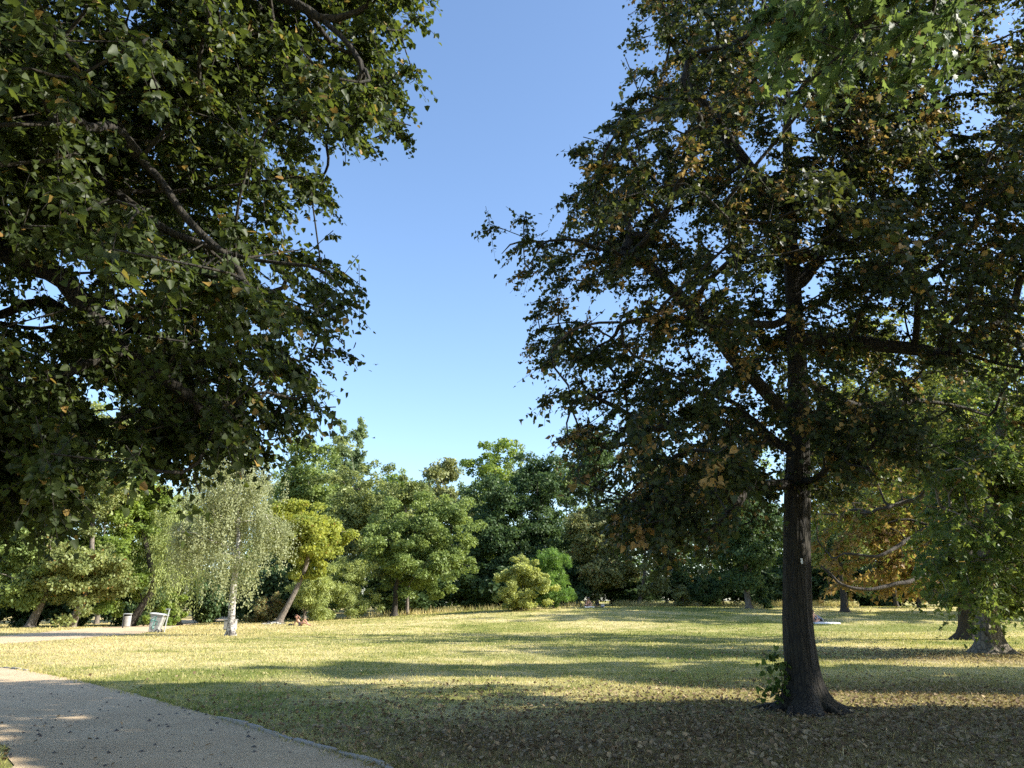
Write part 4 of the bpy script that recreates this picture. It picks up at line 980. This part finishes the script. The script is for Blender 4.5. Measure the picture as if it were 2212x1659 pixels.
# --- the large wheeled bin leaning to its post
def large_bin():
    g = ground_at(334, 1366); t = thing('wheeled_bin', 'large weathered grey wheeled bin with teal graffiti leaning beside the path', 'bin', (g[0], g[1], g[2]), math.radians(4))
    tilt = Matrix.Rotation(math.radians(7), 4, 'Y')
    bm = bmesh.new(); loft(bm, [rrect(-.04, 0, .02, .50, .46, .05), rrect(-.04, 0, .10, .52, .48, .05), rrect(0, 0, .55, .62, .54, .05), rrect(.015, 0, .93, .72, .58, .05), rrect(.015, 0, .94, .78, .64, .05), rrect(.015, 0, .985, .78, .64, .05)])
    bm.transform(tilt); body = bm_obj('body', bm, M['binplastic'], t)
    bm = bmesh.new(); loft(bm, [rrect(0, 0, .988, .84, .68, .06), rrect(0, 0, 1.02, .84, .68, .06), rrect(0, 0, 1.05, .70, .56, .06), rrect(0, 0, 1.06, .4, .3, .06)]); bm.transform(tilt); bm_obj('lid', bm, M['binlid'], t)
    bm = bmesh.new(); add_box(bm, (.46, 0, .99), (.10, .52, .04), 0, .012); bm.transform(tilt); bm_obj('handle', bm, M['binplastic'], t)
    for s in (-1, 1):
        w = tilt @ Vector((.22, s*.26, .10))
        bm = bmesh.new(); bmesh.ops.create_cone(bm, cap_ends=True, segments=20, radius1=.11, radius2=.11, depth=.06, matrix=Matrix.Translation(w) @ Matrix.Rotation(math.pi/2, 4, 'X'))
        bmesh.ops.bevel(bm, geom=[e for e in bm.edges if len(e.link_faces) == 2 and any(len(f.verts) > 4 for f in e.link_faces)], offset=.012, segments=1, affect='EDGES')
        wh = bm_obj('wheel', bm, M['black'], t)
        bm = bmesh.new(); bmesh.ops.create_cone(bm, cap_ends=True, segments=14, radius1=.055, radius2=.05, depth=.075, matrix=Matrix.Translation(w) @ Matrix.Rotation(math.pi/2, 4, 'X')); bm_obj('hub', bm, M['binplastic'], wh)
    # spray paint on the side that faces the lawn
    def on_side(x, y):                                         # measured pixels of the enlarged view -> the bin's near side
        z = (1385-y)*.00104; X = -.36+(x-300)*.00104
        up = z/.95; half = .235+.05*up
        return Vector((X-.02, -half-.012, z))
    def stroke(pts, r=.013):
        P = smooth_line(np.array([on_side(*p) for p in pts]), 2); tube_obj('graffiti', P, r, M['teal'], body, 6)
    stroke([(770, 520), (745, 640), (700, 830), (645, 985)]); stroke([(560, 735), (720, 765), (880, 800)]); stroke([(690, 612), (590, 630), (525, 730), (520, 835), (560, 835)])
    stroke([(730, 1005), (640, 1010), (585, 1085), (610, 1175), (680, 1195), (700, 1140)]); stroke([(870, 850), (815, 880), (805, 950), (840, 985)])
    P = [on_side(*p) for p in ((640, 515), (760, 515), (690, 1000), (720, 1170), (600, 1180), (540, 1000), (620, 780), (540, 820), (560, 680), (640, 640))]
    bm = bmesh.new(); bm.faces.new([bm.verts.new(p+Vector((0, .006, 0))) for p in P]); bm_obj('painted_patch', bm, M['cyan'], body)
    # steel post beside it
    p = thing('bin_post', 'slim galvanised post with short top arm standing right of the large bin', 'post', (g[0]+.56, g[1]+.05, g[2]))
    tube_obj('pole', [(-.05, 0, -.05), (.02, 0, .6), (.12, 0, 1.28)], .035, M['galv'], p)
    bm = bmesh.new(); add_box(bm, (.03, 0, 1.27), (.26, .07, .05), 0, .01); bm_obj('arm', bm, M['galv'], p)
    bm = bmesh.new(); add_box(bm, (.02, 0, .97), (.14, .05, .05), 0, .01); bm_obj('bracket', bm, M['galv'], p)
large_bin()
def small_bin():
    gx_ = at(273, 1351, 53)[0]; g = (gx_, 53, float(gz(gx_, 53))); t = thing('litter_bin', 'small round grey litter bin with flat hood at the path edge by the trees', 'bin', g); t.scale = (.8, .8, .85)
    n = 20; ring = lambda r, z, cx=0: [(cx+r*math.cos(6.2832*k/n), r*math.sin(6.2832*k/n), z) for k in range(n)]
    bm = bmesh.new(); loft(bm, [ring(.27, .12), ring(.29, .14), ring(.31, .86), ring(.33, .88), ring(.30, .88), ring(.29, .30)], False); bm_obj('drum', bm, M['galv'], t, True)
    bm = bmesh.new(); loft(bm, [ring(.36, 1.02), ring(.37, 1.05), ring(.25, 1.08)]); bm_obj('hood', bm, M['galv'], t)
    for sx in (-.3, .3): tube_obj('bar', [(sx, -.05, 0), (sx, -.05, 1.03)], .025, M['galv'], t, 6)
    bm = bmesh.new(); add_box(bm, (-.12, -.33, .45), (.08, .05, .9), 0, .01); bm_obj('post', bm, M['black'], t)
small_bin()
def bench():
    g = ground_at(405, 1336); t = thing('park_bench', 'dark wooden park bench in the shade at the bend of the far path', 'bench', g, math.radians(10))
    for k in range(3): bm = bmesh.new(); add_box(bm, (-.1, -.16+.16*k, .45), (1.7, .13, .04), 0, .008); bm_obj('plank', bm, M['wood'], t)
    for k in range(2): bm = bmesh.new(); add_box(bm, (-.1, .30+.03*k, .66+.18*k), (1.7, .035, .13), 0, .008); bm_obj('plank', bm, M['wood'], t)
    for x in (-.75, .55): bm = bmesh.new(); add_box(bm, (x, 0, .21), (.09, .42, .42), 0, .01); add_box(bm, (x, .35, .45), (.08, .06, .88), 0, .01); bm_obj('leg', bm, M['concrete'], t)
    p = thing('wooden_post', 'short pale wooden post beside the shaded bench', 'post', (g[0]+1.35, g[1]-.1, g[2]))
    bm = bmesh.new(); add_box(bm, (0, 0, .48), (.34, .30, .96), .2, .02); bm_obj('block', bm, M['wood'], p)
bench()
def cabinet():
    g = ground_at(498, 1347); Yc = 50; c = at(498, 1347, Yc)
    t = thing('utility_cabinet', 'pale grey cabinet partly hidden behind the birch trunk', 'cabinet', (c[0], Yc, float(gz(c[0], Yc))))
    bm = bmesh.new(); add_box(bm, (0, 0, .31), (.70, .4, .60), 0, .02); bm_obj('body', bm, M['concrete'], t)
    bm = bmesh.new(); add_box(bm, (0, -.01, .632), (.76, .5, .04), 0, .012); bm_obj('cap', bm, M['concrete'], t)
    bm = bmesh.new(); add_box(bm, (-.165, -.212, .32), (.31, .02, .50), 0, .006); bm_obj('door', bm, M['concrete'], t)
    bm = bmesh.new(); add_box(bm, (.165, -.212, .32), (.31, .02, .50), 0, .006); bm_obj('door', bm, M['concrete'], t)
cabinet()

# --- bicycle lying on the grass
def bicycle():
    g = ground_at(592, 1350); t = thing('bicycle', 'bicycle lying on its side on the grass by the yellow green tree', 'bicycle', (g[0], g[1], g[2]+.06), math.radians(8))
    tilt = Matrix.Rotation(math.radians(80), 4, 'X')          # laid over
    def P(x, z, y=0): return np.array(tilt @ Vector((x, y, z)))
    for x in (-.52, .52):
        w = thing_part('wheel', t)
        ringp = [P(x+.33*math.cos(a), .33+.33*math.sin(a)) for a in np.linspace(0, 6.2832, 25)]
        tube_obj('tyre', ringp, .02, M['black'], w, 6)
        ringp = [P(x+.305*math.cos(a), .33+.305*math.sin(a)) for a in np.linspace(0, 6.2832, 25)]
        tube_obj('rim', ringp, .012, M['galv'], w, 5)
        V, Fc = tubes([(np.array([P(x, .33, .01*(-1)**k), P(x+.3*math.cos(a), .33+.3*math.sin(a))]), np.array([.003, .003])) for k, a in enumerate(np.linspace(0, 6.2832, 17)[:-1])], 3); link('spokes', mesh_np('spokes', V, [Fc]), M['galv'], w, kind='stuff')
    fr = [[(-.52, .33), (-.18, .82)], [(-.18, .82), (.32, .80)], [(.32, .80), (-.08, .30)], [(-.08, .30), (-.18, .82)], [(-.08, .30), (-.52, .33)], [(.32, .88), (.36, .70), (.52, .33)]]
    V, Fc = tubes([(np.array([P(*q) for q in c]), np.full(len(c), .02)) for c in fr], 8); link('frame', mesh_np('frame', V, [Fc], smooth=True), M['whitepaint'], t)
    tube_obj('handlebar', [P(.22, .98, .28), P(.32, 1.0, .12), P(.32, .98, 0), P(.32, 1.0, -.12), P(.22, .98, -.28)], .014, M['black'], t)
    tube_obj('stem', [P(.32, .86), P(.32, .99)], .016, M['black'], t)
    bm = bmesh.new(); loft(bm, [[P(x, .95+dz, y) for x, y in ((-.32, -.07), (-.22, -.06), (-.02, -.02), (-.02, .02), (-.22, .06), (-.32, .07))] for dz in (0, .05)]); bm_obj('saddle', bm, M['black'], t)
    tube_obj('seat_post', [P(-.18, .80), P(-.20, .95)], .014, M['galv'], t)
    tube_obj('crank', [P(-.20, .18, .07), P(-.08, .30, .05), P(-.08, .30, -.05), P(.04, .42, -.07)], .012, M['black'], t)
def thing_part(name, parent):
    o = bpy.data.objects.new(name, None); C.objects.link(o); o.parent = parent; return o
bicycle()

# ------------------------------------------------------------------ people
def skinned(name, joints, edges, mat, parent, root, sub=2):
    names = list(joints); idx = {n: i for i, n in enumerate(names)}
    me = bpy.data.meshes.new(name); me.from_pydata([joints[n][0] for n in names], [(idx[a], idx[b]) for a, b in edges], [])
    o = bpy.data.objects.new(name, me); C.objects.link(o)
    sk = o.modifiers.new('skin', 'SKIN'); sk.use_smooth_shade = True
    ss = o.modifiers.new('sub', 'SUBSURF'); ss.levels = sub; ss.render_levels = sub
    for n in names:
        r = joints[n][1]; r = (r, r) if np.isscalar(r) else r
        me.skin_vertices[0].data[idx[n]].radius = r; me.skin_vertices[0].data[idx[n]].use_root = (n == root)
    dg = bpy.context.evaluated_depsgraph_get(); m2 = bpy.data.meshes.new_from_object(o.evaluated_get(dg)); m2.name = name
    bpy.data.objects.remove(o); m2.materials.clear(); m2.materials.append(mat)
    m2.polygons.foreach_set('use_smooth', np.ones(len(m2.polygons), bool))
    return link(name, m2, None, parent)
def hand(J, E, wrist, tip_dir, key, curl=(0, 0, -.4)):
    w = np.array(J[wrist][0]); d = np.array(tip_dir, float); d /= np.linalg.norm(d)
    s = np.cross(d, np.array([.2, .9, .3])); s /= np.linalg.norm(s)
    pm = key+'palm'; J[pm] = (tuple(w+d*.055), (.034, .018)); E.append((wrist, pm))
    for k, (o, L) in enumerate(((-.028, .062), (-.010, .074), (.009, .070), (.027, .055))):
        a, b = key+'f%da' % k, key+'f%db' % k
        J[a] = (tuple(w+d*.095+s*o), .0085); J[b] = (tuple(w+d*(.095+L*.8)+s*o+np.array(curl)*L*.6), .0075); E += [(pm, a), (a, b)]
    J[key+'ta'] = (tuple(w+d*.05-s*.042), .010); J[key+'tb'] = (tuple(w+d*.09-s*.055), .008); E += [(pm, key+'ta'), (key+'ta', key+'tb')]
def head_parts(c, face, hairmat, parent, skin, long_hair=False, up=(0, 0, 1)):
    f = Vector(face).normalized(); u = Vector(up); u = (u-f*u.dot(f)).normalized(); s = f.cross(u)
    Mx = Matrix((s, f, u)).transposed().to_4x4(); Mx.translation = Vector(c)
    bm = bmesh.new(); bmesh.ops.create_uvsphere(bm, u_segments=16, v_segments=12, radius=.118)
    for v in bm.verts: v.co.x *= .86; v.co.y *= 1.0; v.co.z *= 1.08
    cut = [v for v in bm.verts if (v.co.y > .02 and v.co.z < .05) or v.co.z < (-.22 if long_hair else -.03)]
    bmesh.ops.delete(bm, geom=cut, context='VERTS')
    if long_hair:
        for v in bm.verts:
            if v.co.z < -.02: v.co.z -= .12; v.co.y -= .02
    bmesh.ops.solidify(bm, geom=list(bm.faces), thickness=-.012); bm.transform(Mx); bm_obj('hair', bm, hairmat, parent, True)
    for sx in (-1, 1):
        bm = bmesh.new(); bmesh.ops.create_icosphere(bm, subdivisions=2, radius=.011, matrix=Mx @ Matrix.Translation((sx*.034, .094, .0))); bm_obj('eye', bm, M['blackcloth'], parent, True)
        bm = bmesh.new(); bmesh.ops.create_icosphere(bm, subdivisions=2, radius=.02, matrix=Mx @ Matrix.Translation((sx*.088, -.005, -.01)) @ Matrix.Diagonal((.5, .8, 1.5, 1))); bm_obj('ear', bm, skin, parent, True)
    bm = bmesh.new(); bmesh.ops.create_cone(bm, cap_ends=True, segments=6, radius1=.018, radius2=.006, depth=.045, matrix=Mx @ Matrix.Translation((0, .105, -.025)) @ Matrix.Rotation(.5, 4, 'X')); bm_obj('nose', bm, skin, parent, True)
    bm = bmesh.new(); bmesh.ops.create_cube(bm, size=1, matrix=Mx @ Matrix.Translation((0, .092, -.062)) @ Matrix.Diagonal((.045, .012, .01, 1))); bm_obj('mouth', bm, M['tan'], parent)
def head_chain(J, E, neck_from, c, face):
    c = np.array(c); f = np.array(face, float); f /= np.linalg.norm(f)
    J['hl'] = (tuple(c-np.array([0, 0, .05])+f*.03), .072); J['hm'] = (tuple(c+f*.005), (.088, .10)); J['ht'] = (tuple(c+np.array([0, 0, .07])), .07)
    E += [(neck_from, 'hl'), ('hl', 'hm'), ('hm', 'ht')]

def person_reclining():
    g = ground_at(648, 1352); t = thing('person', 'sunbather half lying on the lawn, propped on one arm with knees raised', 'person', g)
    J = {'pel': ((0, 0, .12), .125), 'wst': ((-.10, 0, .24), .105), 'chs': ((-.20, 0, .38), (.13, .10)), 'nk': ((-.27, 0, .50), .05)}
    E = [('pel', 'wst'), ('wst', 'chs'), ('chs', 'nk')]
    head_chain(J, E, 'nk', (-.31, -.02, .62), (.8, -.4, -.1))
    J.update({'sl': ((-.24, .17, .44), .06), 'el': ((-.42, .22, .24), .042), 'wl': ((-.50, .24, .05), .030), 'sr': ((-.22, -.17, .45), .06), 'er': ((.03, -.22, .55), .042), 'wr': ((-.16, -.16, .68), .030),
              'hpl': ((.03, .10, .12), .095), 'kl': ((.26, .13, .44), .062), 'al': ((.58, .13, .07), .04), 'tl': ((.76, .13, .035), .035),
              'hpr': ((.03, -.10, .12), .095), 'kr': ((.34, -.16, .22), .062), 'ar': ((.68, -.14, .06), .04), 'tr': ((.84, -.14, .04), .035)})
    E += [('chs', 'sl'), ('sl', 'el'), ('el', 'wl'), ('chs', 'sr'), ('sr', 'er'), ('er', 'wr'), ('pel', 'hpl'), ('hpl', 'kl'), ('kl', 'al'), ('al', 'tl'), ('pel', 'hpr'), ('hpr', 'kr'), ('kr', 'ar'), ('ar', 'tr')]
    hand(J, E, 'wl', (-.5, .1, -.25), 'L', (0, 0, -.1)); hand(J, E, 'wr', (-.8, .1, .3), 'R', (0, 0, -.3))
    skinned('body', J, E, M['tan'], t, 'pel')
    skinned('shorts', {'a': ((-.03, 0, .145), .14), 'l': ((.04, .10, .14), .115), 'l2': ((.12, .115, .25), .10), 'r': ((.04, -.10, .13), .115), 'r2': ((.15, -.125, .165), .10)}, [('a', 'l'), ('l', 'l2'), ('a', 'r'), ('r', 'r2')], M['blackcloth'], t, 'a', 1)
    skinned('bikini_top', {'a': ((-.19, -.0, .385), (.136, .106)), 'b': ((-.16, 0, .33), (.13, .11))}, [('a', 'b')], M['whitecloth'], t, 'a', 1)
    head_parts((-.31, -.02, .62), (.8, -.4, -.1), M['hair'], t, M['tan'])
    h = ground_at(628, 1351)
    b = thing('bag', 'small dark bag lying in the grass between bicycle and sunbather', 'bag', h)
    bm = bmesh.new(); loft(bm, [rrect(0, 0, 0, .34, .2, .06), rrect(0, 0, .07, .36, .2, .06), rrect(0, 0, .12, .24, .1, .04)]); bm_obj('pouch', bm, M['blackcloth'], b)
    tube_obj('strap', [(.1, 0, .1), (.22, .02, .08), (.34, 0, .02), (.28, -.05, .02)], .012, M['blackcloth'], b, 5)
person_reclining()
def person_seated(g, label, yaw, lean, hairm, skin, shorts, top, long_hair, heads, legs='cross'):
    t = thing('person', label, 'person', g, yaw)               # faces local -Y
    c = np.array([0, 0, .12]); ch = np.array([0, -lean*.55, .44]); nk = np.array([0, -lean*.85, .58]); hd = np.array([heads[0], -lean*1.15-.02, .70])
    face = (heads[0], -1, -heads[1])
    J = {'pel': (tuple(c), .13), 'wst': ((0, -lean*.25, .27), .11), 'chs': (tuple(ch), (.14, .11)), 'nk': (tuple(nk), .05)}
    E = [('pel', 'wst'), ('wst', 'chs'), ('chs', 'nk')]
    head_chain(J, E, 'nk', hd, face)
    for s, k in ((-1, 'l'), (1, 'r')):
        sh = ch+np.array([s*.175, 0, .05]); el = np.array([s*.27, -lean*.55-.12, .27]); wr = np.array([s*.09, -lean-.20, .17])
        J['s'+k] = (tuple(sh), .058); J['e'+k] = (tuple(el), .042); J['w'+k] = (tuple(wr), .03)
        J['h'+k] = ((s*.10, -.02, .11), .10); J['k'+k] = ((s*.38, -.22, .17), .065); J['a'+k] = ((-s*.02, -.40-.05*s, .06), .04); J['t'+k] = ((-s*.16, -.42-.06*s, .05), .035)
        E += [('chs', 's'+k), ('s'+k, 'e'+k), ('e'+k, 'w'+k), ('pel', 'h'+k), ('h'+k, 'k'+k), ('k'+k, 'a'+k), ('a'+k, 't'+k)]
        hand(J, E, 'w'+k, (-s*.5, -.6, -.3), k.upper(), (0, .3, -.3))
    skinned('body', J, E, skin, t, 'pel')
    skinned('shorts', {'a': ((0, 0, .135), .145), 'l': ((-.10, -.03, .125), .12), 'l2': ((-.26, -.13, .15), .095), 'r': ((.10, -.03, .125), .12), 'r2': ((.26, -.13, .15), .095)}, [('a', 'l'), ('l', 'l2'), ('a', 'r'), ('r', 'r2')], shorts, t, 'a', 1)
    if top is not None: skinned('top', {'a': (tuple(ch+np.array([0, 0, .02])), (.15, .118)), 'b': ((0, -lean*.25, .26), (.13, .122)), }, [('a', 'b')], top, t, 'a', 1)
    head_parts(hd, face, hairm, t, skin, long_hair)
    return t
def cloth(name, label, cat, x, y, w, d, rz, mat, h=.02):
    t = link(name, None, None) if False else None
    n = 9; xs = np.linspace(-w/2, w/2, n); ys = np.linspace(-d/2, d/2, n); X, Y = np.meshgrid(xs, ys)
    c, s = math.cos(rz), math.sin(rz); PX, PY_ = x+c*X-s*Y, y+s*X+c*Y; G = gz(PX, PY_); top = G+.035+np.abs(R.normal(0, h, X.shape))
    V = np.concatenate([np.stack([PX, PY_, top], -1).reshape(-1, 3), np.stack([PX, PY_, G-.01], -1).reshape(-1, 3)])
    i = np.arange(n-1)[:, None]*n+np.arange(n-1)[None]; Ft = np.stack([i, i+1, i+1+n, i+n], -1).reshape(-1, 4)
    ed = [(k, k+1) for k in range(n-1)]+[(k*n+n-1, (k+1)*n+n-1) for k in range(n-1)]+[(n*n-1-k, n*n-2-k) for k in range(n-1)]+[((n-1-k)*n, (n-2-k)*n) for k in range(n-1)]
    Fs = np.array([(b, a, a+n*n, b+n*n) for a, b in ed])
    return link(name, mesh_np(name, V, [Ft, Fs]), mat, None, label=label, category=cat)
# the middle sunbather on a dark blanket
g2 = ground_at(1269, 1309); g2 = np.array([g2[0], 72.0, 0]) if g2[1] > 90 else g2
X2 = at(1269, 1305, 72)[0]; g2 = np.array([X2, 72, float(gz(X2, 72))])
cloth('blanket', 'dark blanket spread on the far lawn under the middle sunbather', 'blanket', X2+.35, 71.9, 2.0, 1.2, .05, M['blackcloth'])
person_seated(g2+np.array([0, 0, .04]), 'person sitting cross legged and bent forward on the dark blanket', math.radians(18), .26, M['hairgrey'], M['skin'], M['blackcloth'], M['greycloth'], True, (-.02, .9))
cloth('towel', 'white towel crumpled in front of the middle sunbather', 'towel', X2+.05, 71.2, .9, .35, .1, M['whitecloth'], .03)
b = thing('bag', 'pale bag standing at the right end of the dark blanket', 'bag', (X2+1.35, 71.8, float(gz(X2+1.35, 71.8))+.04))
b.scale = (.72, .72, .72)
bm = bmesh.new(); loft(bm, [rrect(0, 0, 0, .5, .3, .08), rrect(0, 0, .12, .5, .3, .08), rrect(-.05, 0, .24, .3, .16, .05)]); bm_obj('pouch', bm, M['greycloth'], b)
tube_obj('strap', [(-.2, 0, .16), (-.1, 0, .36), (.1, 0, .34), (.15, 0, .18)], .02, M['whitecloth'], b, 5)
# the right hand sunbather, half behind the lime trunk
X3 = at(1756, 1345, 55)[0]; g3 = np.array([X3, 55, float(gz(X3, 55))])
cloth('towel', 'white towel on the grass beside the lime trunk, under the sunbather', 'towel', X3+.75, 54.7, 1.7, .9, -.05, M['whitecloth'], .02)
person_seated(g3+np.array([0, 0, .03]), 'bare armed person sitting on the white towel, half hidden by the lime trunk', math.radians(10), .16, M['hair'], M['skin'], M['blackcloth'], None, False, (-.06, .5))
b = thing('backpack', 'grey and black backpack lying behind the sunbather on the white towel', 'backpack', (X3+.75, 56.0, float(gz(X3+.75, 56.0))))
bm = bmesh.new(); loft(bm, [rrect(0, 0, 0, .75, .4, .1), rrect(0, 0, .2, .62, .36, .1), rrect(-.15, 0, .42, .3, .2, .06)]); bm_obj('sack', bm, M['greycloth'], b)
bm = bmesh.new(); loft(bm, [rrect(.05, -.2, .03, .4, .12, .04), rrect(.02, -.2, .2, .32, .1, .04)]); bm_obj('pocket', bm, M['blackcloth'], b)
tube_obj('strap', [(.3, -.1, .1), (.5, -.1, .12), (.62, -.1, .02)], .02, M['blackcloth'], b, 5)
for k, (x, y) in enumerate(((1780, 1346), (1787, 1343))):
    gg = at(x, y, 54.4); gg[2] = float(gz(gg[0], gg[1]))
    s = thing('sandal', ['dark sandal on the grass nearer the white towel', 'dark sandal on the grass farther from the white towel'][k], 'sandal', gg, .3+k, 'pair of sandals')
    bm = bmesh.new(); loft(bm, [rrect(0, 0, 0, .27, .10, .045), rrect(0, 0, .03, .27, .10, .045)]); bm_obj('sole', bm, M['blackcloth'], s)
    tube_obj('strap', [(.03, -.05, .02), (.04, 0, .08), (.03, .05, .02)], .012, M['blackcloth'], s, 5)
# two birds far up
for k, (x, y, Y, lab) in enumerate(((808, 946, 60, 'tiny dark bird flying low just above the treeline'), (812, 788, 50, 'tiny dark bird higher in the open sky'))):
    p = at(x, y, Y); t = thing('bird', lab, 'bird', p, .5+k, 'birds in the sky'); t.scale = (.7, .7, .7)
    bm = bmesh.new(); bmesh.ops.create_icosphere(bm, subdivisions=2, radius=.07, matrix=Matrix.Diagonal((2.2, .8, .8, 1))); bm_obj('body', bm, M['blackcloth'], t, True)
    for s in (-1, 1):
        bm = bmesh.new(); v = [bm.verts.new(q) for q in ((.07, s*.03, .02), (.05, s*.2, .08), (-.06, s*.36, .05), (-.07, s*.18, .06), (-.08, s*.03, .02))]; bm.faces.new(v); bmesh.ops.solidify(bm, geom=list(bm.faces), thickness=.01); bm_obj('wing', bm, M['blackcloth'], t)
    bm = bmesh.new(); v = [bm.verts.new(q) for q in ((-.1, -.02, 0), (-.1, .02, 0), (-.26, .06, 0), (-.26, -.06, 0))]; bm.faces.new(v); bmesh.ops.solidify(bm, geom=list(bm.faces), thickness=.01); bm_obj('tail', bm, M['blackcloth'], t)
